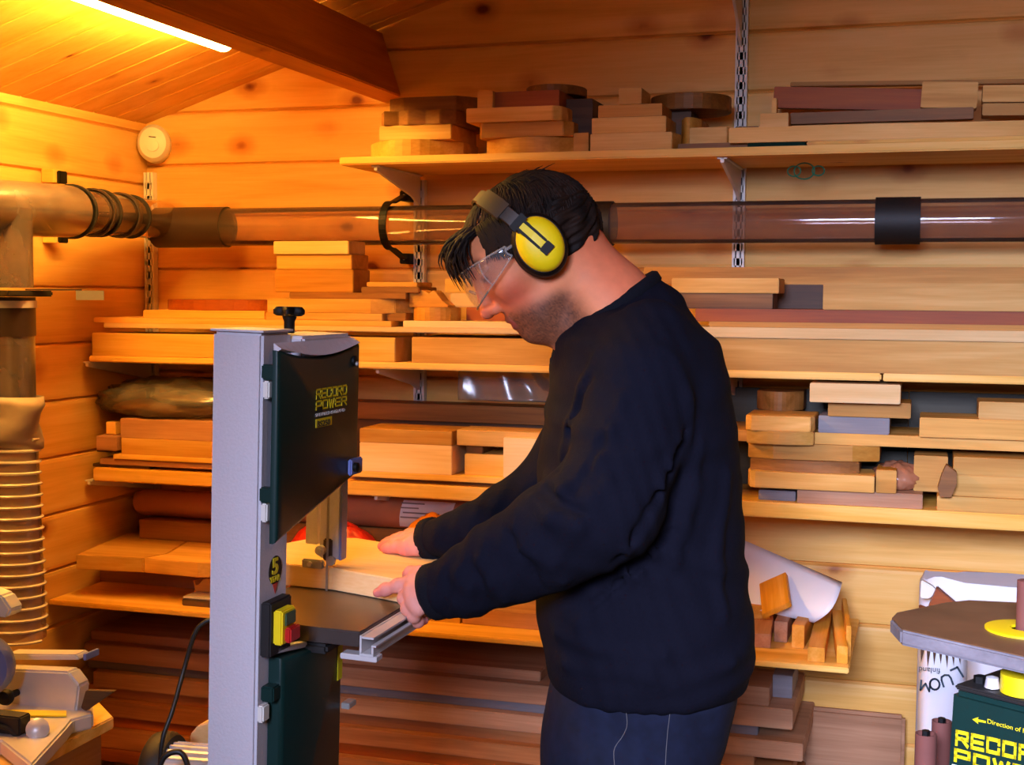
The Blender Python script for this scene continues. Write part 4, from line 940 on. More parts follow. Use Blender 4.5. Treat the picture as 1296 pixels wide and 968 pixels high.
ga, gb = PY(387, 721, by+.006), PY(417, 711, by+.006)
MB().box(ga.x, gb.x-.004, by+.003, by+.012, ga.z, gb.z).build('guide_bracket', M['steel'], t, bevel=.002)
MB().box(bx-.010, bx+.004, by+.004, by+.0115, gb.z, gb.z+.035).build('guide_block', M['iron'], t, bevel=.002)
gc = PY(410, 698, by); MB().lathe([(.0005, 0), (.008, 0), (.008, .008), (.004, .0085), (.004, .011), (.0005, .011)], (gc.x, by+.003, gc.z), (0, -1, 0), 20).build('guide_bolt', M['alu'], t, smooth=True)
gc = PY(423, 711, by); MB().lathe([(.0005, 0), (.0075, 0), (.0075, .006), (.0005, .006)], (gc.x, by+.003, gc.z), (0, -1, 0), 20).build('guide_bearing', M['steel'], t, smooth=True)
gc = PY(396, 716, by); MB().lathe([(.0005, 0), (.004, 0), (.004, .004), (.0005, .004)], (gc.x, by+.003, gc.z), (0, -1, 0), 14).build('guide_bolt', M['alu'], t, smooth=True)
SAW = t
# leaning slightly, as it stands in the photograph
TILT = R_(1.5); PIV = Vector((CX1, CY0+.1, k0.z))
MT = Matrix.Translation(PIV) @ Matrix.Rotation(TILT, 4, 'Y') @ Matrix.Translation(-PIV)
SAW.location = MT @ SAW.location; SAW.rotation_euler = (0, TILT, 0)
t = thing('workbench', 'plain wooden bench carrying the bandsaw', 'bench', (CX1, CY0+.15, 0))
bx0_, bx1_, by0_, by1_ = CX0-.01, CX1+.09, CY0-.06, ly1+.05
MB().box(bx0_, bx1_, by0_, by1_, ZB-.05, ZB-.014).build('bench_top', M['pine'], t, bevel=.003)
for x_ in (bx0_+.03, bx1_-.03):
    for y_ in (by0_+.03, by1_-.03): MB().box(x_-.025, x_+.025, y_-.025, y_+.025, 0, ZB-.051).build('leg', M['oak'], t, bevel=.002)
# workpiece on the table
wp = [(362, 716), (425, 720), (475, 727), (520, 734), (575, 742), (590, 698), (520, 691), (455, 683), (400, 684), (362, 692)]
wpts = [PZ(x, y, ZW_) for x, y in wp]
wpo = tag(MB().prism([(p.x, p.y, ZT+.0012) for p in wpts], (0, 0, ZW_-ZT-.0012)).build('workpiece', M['beech'], bevel=.0015), 'pale thick workpiece being pushed through the bandsaw by the man', 'workpiece')
wpo.location = MT @ wpo.location; wpo.rotation_euler = (0, TILT, 0)

# ------------------------------------------------------------------ mitre saw bench at the lower left
zbn = CZ(100, 905, 2.0).z
LB = CZ(0, 950, 2.0)
def quad(name, poly, z, th, mat, parent=None, bevel=.002, **k):
    pts = [PZ(x, y, z) for x, y in poly]
    return MB().prism([(p.x, p.y, z-th) for p in pts], (0, 0, th)).build(name, mat, parent, bevel=bevel, **k)
zE = zbn
cn = [PZ(x, y, zE) for x, y in ((144, 907), (124, 886), (-40, 886), (-120, 1010), (20, 972))]
t = thing('mitre_saw_bench', 'pale wooden bench corner at the lower left carrying the mitre saw', 'bench', ((cn[0].x+cn[2].x)/2, cn[0].y, 0))
MB().prism([(p.x, p.y, zE-.018) for p in cn], (0, 0, .018)).build('bench_top', M['pine'], t, bevel=.002)
cl = [PZ(x, y, zE-.02) for x, y in ((128, 922), (112, 900), (-20, 900), (-90, 1010), (34, 972))]
MB().prism([(p.x, p.y, zE-.085) for p in cl], (0, 0, .064)).build('bench_rail', M['pinkY'], t, bevel=.002)
lc = cl[0]
for i in (1, 2, 3): 
    p = cl[i]; sx_ = -.04 if i == 1 else .04; MB().box(p.x+min(0, sx_), p.x+max(0, sx_), p.y-.05, p.y-.01, 0, zE-.086).build('leg', M['oak'], t)
# mitre saw
zA = zE+.001
ms = thing('mitre_saw', 'silver mitre saw base, fence and blue-grey guard on the bench at the lower left', 'mitre saw', (PZ(40, 915, zA).x, PZ(40, 915, zA).y, zA))
quad('base_casting', [(0, 936), (40, 968), (84, 920), (92, 910), (118, 903), (118, 890), (96, 880), (-30, 880), (-60, 930)], zA+.022, .022, M['alu'], ms, bevel=.003)
fz = zA+.0225
f0 = PZ(88, 898, fz)
def fq(px, py): return PY(px, py, f0.y)
fpts = [(-10, 900), (96, 902), (100, 868), (86, 850), (-10, 846)]
MB().prism([fq(*p) for p in fpts], (0, .028, 0)).build('fence', M['alu'], ms, bevel=.003)
pts = [fq(-10, 842), fq(84, 842), fq(80, 835), fq(-10, 834)]
MB().prism([p+Vector((0, .03, 0)) for p in pts], (0, .03, 0)).build('fence_bar', M['alu'], ms, bevel=.002)
p = fq(91, 838); MB().box(p.x-.001, p.x+.004, p.y+.028, p.y+.062, p.z-.005, p.z+.005).build('end_cap', M['bluesteel'], ms, bevel=.001)
p = fq(22, 876); MB().lathe([(.005, 0), (.006, .02), (.011, .021), (.012, .026), (.010, .032), (.0005, .034)], p, (0, -1, 0), 24).build('fence_knob', M['black'], ms, smooth=True)
quad('yellow_scale', [(-20, 897), (84, 899), (84, 905), (-20, 905)], fz+.003, .0025, M['yellow'], ms, bevel=0)
gp = CZ(-22, 842, 1.93)
MB().lathe([(.0005, -.012), (.040, -.012), (.046, -.004), (.046, .008), (.040, .016), (.0005, .016)], gp, (.35, -1, 0), 48).build('blade_guard', M['bluesteel'], ms, smooth=True)
p = CZ(-5, 770, 1.94); a = CZ(12, 776, 1.94)
MB().prism([CZ(-30, 742, 1.95), CZ(2, 754, 1.95), CZ(14, 772, 1.95), CZ(8, 782, 1.95), CZ(-30, 778, 1.95)], (0, .03, 0)).build('head_casting', M['white'], ms, bevel=.003)
d_ = PZ(48, 921, zA+.03)
MB().lathe([(.0005, 0), (.0155, 0), (.0155, .012), (.006, .018), (.0005, .018)], d_+Vector((0, 0, -.004)), (.5, -.75, .5), 28).build('clamp_pad', M['alu'], ms, smooth=True)
k = PZ(-5, 925, fz+.0005); k2 = PZ(28, 930, fz+.0005)
bxx = MB().box(k.x-.02, k2.x, k2.y-.005, k2.y+.02, fz+.0005, fz+.026).build('slide_block', M['rubber'], ms, bevel=.002)
q0 = fq(102, 896); MB().prism([q0, fq(108, 874), fq(144, 875), fq(118, 893), fq(108, 900)], (0, .01, 0)).build('hold_down_tip', M['dark'], ms, bevel=.001)
# loops of cable hanging in front
mb = MB(); c0 = PZ(8, 958, zE+.01); cz_ = c0
for i, (dx, r_, dz) in enumerate(((0, .03, 0), (-.012, .024, .008), (.008, .034, .012))):
    cc = CZ(4, 955, 1.86)+Vector((dx, -.01*i, dz))
    mb.tube([cc+Vector((r_*.9*math.cos(a), .012*math.sin(a*.5+i), r_*math.sin(a))) for a in [2*math.pi*k/24 for k in range(25)]], .0042, 8)
tag(mb.build('cable', M['cable'], smooth=True), 'coiled grey cable at the lower left corner in front of the mitre saw', 'cable')

# ------------------------------------------------------------------ bench grinder behind the column
gz = CZ(205, 975, 2.0)
gt = thing('bench_grinder', 'grinder with a black round wheel guard and ribbed silver motor, left of the bandsaw foot', 'bench grinder', (gz.x+.04, gz.y, gz.z-.11))
MB().lathe([(.0005, 0), (.045, 0), (.054, .006), (.057, .016), (.057, .030), (.052, .038), (.0005, .038)], gz+Vector((-.02, 0, 0)), (1, .1, 0), 44).build('wheel_guard', M['rubber'], gt, smooth=True)
mb = MB(); L0 = gz+Vector((.019, 0, -.006)); prof = []
prof = [(.0005, 0), (.044, 0), (.044, .13), (.0005, .13)]
mb.lathe(prof, L0, (1, .1, 0), 40)
for k in range(14):
    a = math.pi*(k/13)-.2
    c = L0+Vector((0, math.cos(a)*.046, math.sin(a)*.046)); d = Vector((.128, .0128, 0))
    nrm = Vector((0, math.cos(a), math.sin(a))); sd = Vector((0, -math.sin(a), math.cos(a)))*.0022
    mb.add([c-sd-nrm*.004, c+sd-nrm*.004, c+sd+nrm*.004, c-sd+nrm*.004]+[q_+d for q_ in (c-sd-nrm*.004, c+sd-nrm*.004, c+sd+nrm*.004, c-sd+nrm*.004)], [(0, 1, 2, 3), (7, 6, 5, 4), (0, 4, 5, 1), (1, 5, 6, 2), (2, 6, 7, 3), (3, 7, 4, 0)])
mb.build('ribbed_motor', M['alu'], gt)
MB().box(gz.x+.0, gz.x+.10, gz.y-.04, gz.y+.04, gz.z-.11, gz.z-.052).build('foot', M['rubber'], gt, bevel=.003)
gx, gy = gz.x+.08, gz.y
t = thing('grinder_stand', 'small wooden stand under the bench grinder', 'stand', (gx, gy, 0))
MB().box(gx-.14, gx+.03, gy-.09, gy+.09, gz.z-.135, gz.z-.1105).build('stand_top', M['oak'], t, bevel=.002)
MB().box(gx-.08, gx+.06, gy-.06, gy+.06, 0, gz.z-.1355).build('stand_column', M['oak'], t, bevel=.002)
# cable from behind the column down to the grinder
cp = [CZ(272, 783, 1.90), CZ(258, 788, 1.90), CZ(246, 803, 1.90), CZ(232, 850, 1.90), CZ(218, 900, 1.88), CZ(206, 935, 1.87), CZ(203, 975, 1.87), CZ(204, 1010, 1.87)]
tag(MB().tube(spl(cp), .0034, 10).build('cable', M['cable'], smooth=True), 'single black cable curving down from behind the bandsaw column', 'cable')
cp = [CZ(198, 985, 1.86), CZ(208, 958, 1.86), CZ(228, 952, 1.86), CZ(238, 972, 1.86), CZ(236, 1000, 1.86)]
tag(MB().tube(spl(cp), .004, 10).build('cable', M['cable'], smooth=True), 'short loop of black cable in front of the ribbed motor', 'cable')
tag(MB().prism([CZ(x, y, 2.1) for x, y in ((240, 930), (250, 918), (262, 914), (285, 912), (285, 935))]+[Vector((CZ(285, 935, 2.1).x, CZ(285, 935, 2.1).y, 0)), Vector((CZ(240, 930, 2.1).x, CZ(240, 930, 2.1).y, 0))], (0, .03, 0)).build('board', M['beech'], bevel=.002), 'pale board end standing between grinder and bandsaw column', 'board')

# ------------------------------------------------------------------ spindle sander at the lower right
M['abr'] = plain('dark_red_abrasive', S(112, 62, 52), .8, noise=.1)
zst = CZ(1130, 787, 1.66).z
st = PZ(1250, 800, zst)
t = thing('spindle_sander', 'dark green spindle sander with a brown table and yellow lettering at the lower right', 'spindle sander', (st.x+.02, st.y, .70))
tp = [(1127, 783), (1134, 776), (1197, 763), (1226, 760), (1310, 764), (1420, 790), (1420, 872), (1296, 832), (1140, 797)]
P_ = [PZ(x, y, zst) for x, y in tp]
MB().prism([(p.x, p.y, zst-.019) for p in P_], (0, 0, .019)).build('table', M['slate'], t, bevel=.003)
M['sandtop'] = plain('brown_dusty_steel', S(118, 84, 58), .42, metal=.2, noise=.22, nscale=18)
cxm = sum((p for p in P_), Vector())/len(P_)
MB().prism([tuple(cxm+(p-cxm)*.985+Vector((0, 0, 0))) for p in P_], (0, 0, .0012)).build('table_surface', M['sandtop'], t)
sc = PZ(1297, 799, zst)
MB().lathe([(.017, .0012), (.046, .0012), (.046, .0035), (.042, .0045), (.017, .0045), (.017, .0012)], sc, (0, 0, 1), 48).build('table_insert', M['yellow'], t, smooth=True)
MB().lathe([(.0005, -.015), (.0105, -.015), (.0105, .062), (.009, .0625), (.0005, .0625)], sc, (0, 0, 1), 28).build('sanding_drum', M['abr'], t, smooth=True)
# body: a tapered box, front face turned as the table's front edge
fd = (PZ(1296, 832, zst)-PZ(1140, 797, zst)); fd.z = 0; fd.normalize()           # along the front edge, to the right and nearer
inn = Vector((-fd.y, fd.x, 0)); 
if inn.y < 0: inn = -inn
A = CZ(1204, 873, 1.60); zbT = A.z; 
B0 = CZ(1192, 968, 1.60)
zlow = .70
taper = ((B0-A).dot(fd))/(A.z-B0.z)
def bodyp(u, w, z):                          # u along the front, w inwards
    s = (zbT-z)*abs(taper)
    uu = -s if u == 0 else .34+s; ww = -s*.6 if w == 0 else .24+s*.6
    q = A+fd*uu+inn*ww; return Vector((q.x, q.y, z))
vs = [bodyp(u, w, z) for z in (zlow, zbT) for u, w in ((0, 0), (1, 0), (1, 1), (0, 1))]
MB().add(vs, [(3, 2, 1, 0), (4, 5, 6, 7), (0, 1, 5, 4), (1, 2, 6, 5), (2, 3, 7, 6), (3, 0, 4, 7)]).build('body', M['green'], t, bevel=.006)
vs = [bodyp(u, w, zbT)+(Vector((0, 0, .002)))+(fd*(.004 if u == 0 else -.004)) for u, w in ((0, 0), (1, 0), (1, 1), (0, 1))]
MB().prism(vs, (0, 0, .006)).build('top_cover', M['rubber'], t, bevel=.002)
cb_ = A+fd*.02+inn*.03
MB().lathe([(.0005, 0), (.008, 0), (.008, .008), (.0005, .010)], (cb_.x, cb_.y, zbT+.008), (0, 0, 1), 6).build('bolt', M['black'], t)
mid = A+fd*.12+inn*.10
MB().box(mid.x-.06, mid.x+.10, mid.y-.04, mid.y+.06, zbT+.009, zst-.0195).build('tilt_trunnion', M['rubber'], t, bevel=.01)
sc2 = CZ(1296, 858, 1.56)
MB().lathe([(.0005, 0), (.026, 0), (.026, .022), (.0005, .022)], (sc2.x, sc2.y, zbT+.009), (0, 0, 1), 32).build('spindle_collar', M['yellow'], t, smooth=True)
ghost = CZ(1256, 858, 1.58); MB().lathe([(.0005, 0), (.009, 0), (.007, .012), (.0005, .014)], (ghost.x, ghost.y, zbT+.009), (0, 0, 1), 20).build('clamp_knob', M['alu'], t, smooth=True)
# lettering on the sloping front
upv = (bodyp(0, 0, zbT)-bodyp(0, 0, zlow)); upn = upv-fd*upv.dot(fd); upn.normalize(); outn = fd.cross(upn).normalized()
if outn.y > 0: outn = -outn
def fplane(px, py):                          # pixel to a spot on the front face
    v = ray(px, py); p0 = bodyp(0, 0, zbT); return CAM+v*((p0-CAM).dot(outn)/v.dot(outn))
def front_text(name, body, pl, pr, h, mat, bold=0):
    a, b2 = fplane(*pl), fplane(*pr)
    o = text_obj(name, body, 1, mat, t, (0, 0, 0), (1, 0, 0), (0, 0, 1)); base = Vector(t['_o'])
    co = [v.co+base for v in o.data.vertices]; x0, x1 = min(c.x for c in co), max(c.x for c in co); z0_, z1_ = min(c.z for c in co), max(c.z for c in co)
    xd = (b2-a)
    for v, c in zip(o.data.vertices, co):
        v.co = a+xd*((c.x-x0)/(x1-x0))+upn*(h*(c.z-z0_)/(z1_-z0_))+outn*(.0008 if c.y < 0 else .0002)-base
hh_ = (fplane(1209, 921)-fplane(1207, 941)).length
for wd2, pl_, pr_, k2 in (('RECORD', (1208, 943), (1330, 971), 1), ('POWER', (1206, 963), (1332, 997), .86)):
    a, b2 = fplane(*pl_), fplane(*pr_)
    block_word('brand_lettering', wd2, lambda u, v, l, a=a, b2=b2, k2=k2: a+(b2-a)*u+upn*(hh_*k2*v)+outn*(.0003+.0008*l), M['ylw'], t, th=.30)
front_text('brand_lettering', 'ESTABLISHED 1909', (1205, 973), (1350, 1008), hh_*.32, M['wht'])
front_text('notice_lettering', 'Direction of Rotation', (1250, 915), (1325, 935), hh_*.27, M['ylw'])
a, b2 = fplane(1231, 910), fplane(1248, 913.5); dd = (b2-a)
MB().prism([a+outn*.0003, a+dd*.45+upn*.004+outn*.0003, a+dd*.4+upn*.0014+outn*.0003, b2+upn*.0012+outn*.0003, b2-upn*.0012+outn*.0003, a+dd*.4-upn*.0014+outn*.0003, a+dd*.45-upn*.004+outn*.0003], outn*.0006).build('arrow_mark', M['ylw'], t)
sb = thing('sander_bench', 'bench carrying the spindle sander at the lower right', 'bench', (A.x+.15, A.y+.05, 0))
MB().box(A.x-.10, A.x+.5, A.y-.35, A.y+.30, .66, .698).build('bench_top', M['oak'], sb, bevel=.003)
for x_ in (A.x-.06, A.x+.45):
    for y_ in (A.y-.3, A.y+.25): MB().box(x_-.03, x_+.03, y_-.03, y_+.03, 0, .659).build('leg', M['oak'], sb)
for i, (px, py, zc, r, lab) in enumerate(((1172, 928, 1.72, .0135, 'dark red upright sanding sleeve left of the green sander body, nearer one'), (1192, 912, 1.80, .013, 'dark red upright sanding sleeve half behind the sander body, farther one'))):
    p = CZ(px, py, zc)
    dt = thing('sanding_sleeve', lab, 'sanding sleeve', (p.x, p.y, .699), 'sanding sleeves beside the spindle sander')
    MB().lathe([(.006, 0), (r, 0), (r, p.z-.699), (r-.002, p.z-.699), (r-.002, p.z-.72), (.006, p.z-.72), (.006, 0)], (p.x, p.y, .699), (0, 0, 1), 28).build('abrasive_tube', M['abr'], dt, smooth=True)
    MB().lathe([(.0005, p.z-.719), (.005, p.z-.719), (.005, p.z-.695), (.0005, p.z-.695)], (p.x, p.y, .699), (0, 0, 1), 6).build('spindle_nut', M['black'], dt)
# sack behind the sander
ys_ = 2.72
xa, xb = PY(1163, 850, ys_).x, PY(1226, 850, ys_).x; xc = PY(1330, 750, ys_).x
bt = thing('paper_sack', 'white printed paper sack with dark upside-down letters behind the sander', 'sack', ((xa+xb)/2, ys_+.1, 0))
zt2 = PY(1180, 790, ys_).z; n = 14; vs = []; fs = []
lev = [(0, .9, .0), (.08, 1, 0), (.5, 1, 0), (PY(1180, 920, ys_).z, 1, 0), (PY(1180, 860, ys_).z, 1.0, 0), (PY(1180, 815, ys_).z, .97, 0), (zt2, .9, 0)]
for z_, s_, _ in lev:
    for k in range(32):
        a = 2*math.pi*k/32; ex = abs(math.cos(a))**.5*math.copysign(1, math.cos(a)); ey = abs(math.sin(a))**.6*math.copysign(1, math.sin(a))
        vs.append(((xa+xb)/2+(xb-xa)/2*ex*s_, ys_+.08+.08*ey*s_+.003*math.sin(7*a+z_*30), z_))
for j in range(len(lev)-1):
    for k in range(32): fs.append((j*32+k, j*32+(k+1) % 32, (j+1)*32+(k+1) % 32, (j+1)*32+k))
fs += [tuple(range(31, -1, -1)), tuple(range((len(lev)-1)*32, len(lev)*32))]
MB().add(vs, fs).build('sack_body', M['paper'], bt, smooth=True)
# printed letters, upside down, and the row of dark spikes (grass) above them
yt = ys_-.0035
def sackp(px, py): return PY(px, py, yt)
base = Vector(bt['_o'])
for ch, px, py, ang, h in (('M', 1171, 868, -4, 12), ('O', 1183, 866, 0, 13), ('U', 1198, 861, 20, 13), ('L', 1210, 853, 32, 13)):
    p = sackp(px, py); hz = h/1700*2.8
    aa = R_(180-ang); mb = MB(); st = {'M': [[(0, 0), (0, 1), (.5, .25), (1, 1), (1, 0)]], 'O': [[(.5+.5*math.cos(k*math.pi/8), .5+.5*math.sin(k*math.pi/8)) for k in range(17)]],
              'U': [[(0, 1), (0, .4), (.12, .1), (.5, 0), (.88, .1), (1, .4), (1, 1)]], 'L': [[(0, 1), (0, 0), (.8, 0)]]}[ch]
    for s_ in st:
        for a, b2 in zip(s_, s_[1:]):
            A_, B2 = Vector(((a[0]-.5)*.85, a[1]-.5)), Vector(((b2[0]-.5)*.85, b2[1]-.5)); dv = (B2-A_).normalized(); n_ = Vector((-dv.y, dv.x))*.085; e_ = dv*.05
            q = [A_-e_-n_, B2+e_-n_, B2+e_+n_, A_-e_+n_]
            mb.prism([(p.x+hz*(v.x*math.cos(aa)+v.y*math.sin(aa)), yt, p.z+hz*(-v.x*math.sin(aa)+v.y*math.cos(aa))) for v in q], (0, .0012, 0))
    mb.build('printed_letter', M['print'], bt)
p = sackp(1190, 846); o = text_obj('printed_word', 'finland', .0155, M['print'], bt, (p.x, yt, p.z), (-1, 0, 0), (0, 0, -1), depth=.0004)
mb = MB()
for k in range(7):
    px = 1168+k*7.5; a, b2, c = sackp(px-3, 818), sackp(px+3, 818), sackp(px+(k-3)*.8, 839+(k*5 % 7))
    mb.prism([a, b2, c], (0, .0014, 0))
mb.build('printed_spikes', M['dark'], bt)
# second sack lying behind, whose top shows above the table, with a brown torn flap
xa2, xb2 = PY(1163, 760, 2.98).x, PY(1400, 760, 2.98).x; zt3 = PY(1230, 738, 3.0).z
b2t = thing('paper_sack', 'wide white sack top showing above the sander table, with a brown torn flap', 'sack', ((xa2+xb2)/2, 3.07, 0))
vs = []; fs = []
for j, (z_, s_) in enumerate(((0, .96), (.05, 1), (zt3-.1, 1), (zt3-.02, 1), (zt3, .95))):
    for k in range(32):
        a = 2*math.pi*k/32; ex = abs(math.cos(a))**.4*math.copysign(1, math.cos(a)); ey = abs(math.sin(a))**.6*math.copysign(1, math.sin(a))
        vs.append(((xa2+xb2)/2+(xb2-xa2)/2*ex*s_, 3.06+.08*ey*s_*(1 if j < 3 else .6), z_+(.006*math.sin(5*a) if j > 2 else 0)))
for j in range(4):
    for k in range(32): fs.append((j*32+k, j*32+(k+1) % 32, (j+1)*32+(k+1) % 32, (j+1)*32+k))
fs += [tuple(range(31, -1, -1)), tuple(range(128, 160))]
MB().add(vs, fs).build('sack_body', M['paper'], b2t, smooth=True)
pp = [PY(x, y, 2.92) for x, y in ((1163, 768), (1174, 772), (1186, 744), (1214, 768), (1240, 800), (1163, 800))]
MB().prism(pp, (0, .03, 0)).build('brown_flap', M['mahog'], b2t, bevel=.002)
pp = [PY(x, y, 2.95) for x, y in ((1165, 757), (1166, 734), (1180, 742), (1186, 748), (1176, 758))]
MB().prism(pp, (0, .02, 0)).build('folded_corner', M['wht'], b2t, bevel=.002)
# ------------------------------------------------------------------ the man: smooth bodies from distance fields
def nets(f, lo, hi, h):
    """surface nets: mesh of f = 0 inside the box lo..hi with cell size h"""
    ax = [np.arange(lo[i], hi[i]+h, h) for i in range(3)]
    X, Y, Z = np.meshgrid(*ax, indexing='ij')
    V = f(np.stack([X, Y, Z], -1).reshape(-1, 3)).reshape(X.shape); nx, ny, nz = V.shape
    cx, cy, cz = nx-1, ny-1, nz-1; acc = np.zeros((cx, cy, cz, 3)); cnt = np.zeros((cx, cy, cz))
    corners = [(i, j, k) for i in (0, 1) for j in (0, 1) for k in (0, 1)]
    for a in corners:
        for d in range(3):
            if a[d] == 1: continue
            b = list(a); b[d] = 1
            va = V[a[0]:a[0]+cx, a[1]:a[1]+cy, a[2]:a[2]+cz]; vb = V[b[0]:b[0]+cx, b[1]:b[1]+cy, b[2]:b[2]+cz]
            m = (va < 0) != (vb < 0); t = np.where(m, va/np.where(m, va-vb, 1), 0)
            for q in range(3): acc[..., q] += np.where(m, a[q]+(t if q == d else 0), 0)
            cnt += m
    act = cnt > 0; idx = -np.ones(act.shape, int); idx[act] = np.arange(act.sum())
    c = acc[act]/cnt[act][:, None]; base = np.argwhere(act)
    verts = (base+c)*h+np.array([a[0] for a in ax])
    faces = []
    for d in range(3):
        u, w = (d+1) % 3, (d+2) % 3
        s0 = [slice(None)]*3; s1 = [slice(None)]*3; s0[d] = slice(0, -1); s1[d] = slice(1, None)
        A = V[tuple(s0)] < 0; B = V[tuple(s1)] < 0; ed = np.argwhere(A != B)
        ok = (ed[:, u] > 0) & (ed[:, w] > 0) & (ed[:, u] < V.shape[u]-1) & (ed[:, w] < V.shape[w]-1); ed = ed[ok]
        def at(du, dw):
            e = ed.copy(); e[:, u] += du; e[:, w] += dw; return idx[e[:, 0], e[:, 1], e[:, 2]]
        q = np.stack([at(-1, -1), at(0, -1), at(0, 0), at(-1, 0)], 1)
        fl = ~A[ed[:, 0], ed[:, 1], ed[:, 2]]; q[fl] = q[fl][:, ::-1]; faces.append(q)
    return verts, np.concatenate(faces)
def seg(P, a, b, ra, rb, sq=None):
    a = np.array(a, float); b = np.array(b, float); pa_ = P-a; ba = b-a
    t = np.clip((pa_@ba)/max(1e-12, ba@ba), 0, 1); return np.linalg.norm(pa_-t[:, None]*ba, axis=1)-(ra+(rb-ra)*t)
def ell(P, c, r, Rm=None):
    q = P-np.array(c, float)
    if Rm is not None: q = q@Rm
    r = np.array(r, float); k0 = np.linalg.norm(q/r, axis=1); k1 = np.linalg.norm(q/(r*r), axis=1); return k0*(k0-1)/np.maximum(k1, 1e-9)
def smin(a, b, k): h = np.clip(.5+.5*(b-a)/k, 0, 1); return b*(1-h)+a*h-k*h*(1-h)
def smax(a, b, k): return -smin(-a, -b, k)
def chain(P, pts, rs, k=.01):
    d = None
    for i in range(len(pts)-1):
        e = seg(P, pts[i], pts[i+1], rs[i], rs[i+1]); d = e if d is None else smin(d, e, k)
    return d
ZM = 2.12
g_ = CZ(790, 700, ZM); ROOT = Vector((g_.x, g_.y, 0)); RZI = Matrix.Rotation(-YAW, 3, 'Z')
def LP(px, py, zc): return np.array(RZI @ (CZ(px, py, zc)-ROOT))
def world(v): return np.array(v)@np.array(Matrix.Rotation(YAW, 3, 'Z')).T+np.array(ROOT)
person = thing('person', 'man in a dark navy sweatshirt and jeans, both hands on the workpiece at the bandsaw', 'person', ROOT)
person.rotation_euler.z = YAW
def link_mesh(name, verts, faces, mat, parent, smooth=True, smoothit=0, cols=None):
    me = bpy.data.meshes.new(name); me.from_pydata([tuple(v) for v in verts], [], [tuple(int(i) for i in f) for f in faces])
    me.materials.append(mat); me.polygons.foreach_set('use_smooth', [smooth]*len(me.polygons))
    if cols is not None:
        ca = me.color_attributes.new('Col', 'FLOAT_COLOR', 'POINT'); ca.data.foreach_set('color', np.concatenate([cols, np.ones((len(cols), 1))], 1).astype(np.float32).ravel())
    o = bpy.data.objects.new(name, me); C_.objects.link(o); o.parent = parent
    if smoothit:
        m = o.modifiers.new('s', 'SMOOTH'); m.factor = .5; m.iterations = smoothit
    return o
def join(parts):
    vs = []; fs = []; cs = []; n = 0
    for v, f, c in parts: vs.append(v); fs += [tuple(int(i)+n for i in q) for q in f]; cs.append(c); n += len(v)
    return np.concatenate(vs), fs, np.concatenate(cs)
# head frame: f forward, u up along the head, s to the camera's far side
EC = LP(680, 318, ZM)
tilt = R_(38)
hf = np.array([-math.cos(tilt), 0, -math.sin(tilt)]); hu = np.array([-math.sin(tilt), 0, math.cos(tilt)]); hs = np.array([0, 1., 0])
# the face is turned a touch towards the camera
tw = R_(4); hf, hs = hf*math.cos(tw)-hs*math.sin(tw), hs*math.cos(tw)+hf*math.sin(tw)
HM = np.stack([hf, hs, hu], 1); HS = 1.06
def H2L(p): return EC+(HM@(np.array(p, float)*HS))
def L2H(P): return ((P-EC)@HM)/HS
def headf(P):
    Q = L2H(P)
    d = ell(Q, (.002, 0, .028), (.098, .076, .082))
    d = smin(d, ell(Q, (-.03, 0, .01), (.066, .068, .066)), .02)
    d = smin(d, ell(Q, (.052, 0, -.022), (.046, .058, .062)), .02)
    d = smin(d, ell(Q, (.048, 0, -.066), (.046, .047, .034)), .02)
    d = smin(d, ell(Q, (.074, 0, -.086), (.019, .022, .018)), .014)
    d = smin(d, ell(Q, (.058, 0, -.094), (.03, .03, .016)), .02)
    for s in (-1, 1):
        d = smin(d, seg(Q, (.090, .010*s, .036), (.078, .044*s, .034), .012, .010), .012)
        d = smin(d, ell(Q, (.066, .044*s, -.012), (.022, .02, .018)), .018)
        d = smax(d, -ell(Q, (.103, .031*s, .016), (.016, .017, .012)), .010)
        d = smin(d, ell(Q, (.0795, .031*s, .015), (.0125, .013, .0125)), .003)
        d = smin(d, seg(Q, (.090, .020*s, .020), (.086, .044*s, .018), .0035, .003), .003)
        d = smin(d, ell(Q, (.101, .0115*s, -.030), (.0115, .0075, .0085)), .005)
        d = smax(d, -ell(Q, (.108, .007*s, -.0395), (.006, .0035, .004)), .002)
        d = smin(d, ell(Q, (-.004, .074*s, -.0), (.016, .010, .028)), .004)
        d = smin(d, seg(Q, (.008, .047*s, -.052), (.05, .035*s, -.080), .010, .010), .034)
    d = smin(d, seg(Q, (.093, 0, .026), (.112, 0, -.020), .0085, .009), .009)
    d = smin(d, ell(Q, (.1135, 0, -.0265), (.0125, .0115, .0105)), .005)
    d = smin(d, seg(Q, (.0915, -.016, -.0565), (.0915, .016, -.0565), .006, .006), .006)
    d = smin(d, ell(Q, (.0945, 0, -.0555), (.007, .014, .0055)), .004)
    d = smin(d, ell(Q, (.0915, 0, -.0680), (.0075, .016, .0058)), .005)
    d = smax(d, -seg(Q, (.101, -.019, -.0620), (.101, .019, -.0620), .0032, .0032), .003)
    # neck down to the shoulders
    n0, n1, n2 = H2L((-.03, 0, -.02)), LP(772, 392, ZM), LP(800, 430, ZM)
    k = seg(P, n0, n1, .064, .070); k = smin(k, seg(P, n1, n2, .07, .085), .03)
    d = smin(d, k, .028)
    # throat
    d = smin(d, seg(P, H2L((.045, 0, -.085)), LP(742, 432, ZM), .03, .045), .03)
    return d
hv, hfc = nets(headf, EC-np.array([.18, .14, .26]), EC+np.array([.22, .14, .16]), .0027)
Q = L2H(hv)
def smooth01(x, a, b): t = np.clip((x-a)/(b-a), 0, 1); return t*t*(3-2*t)
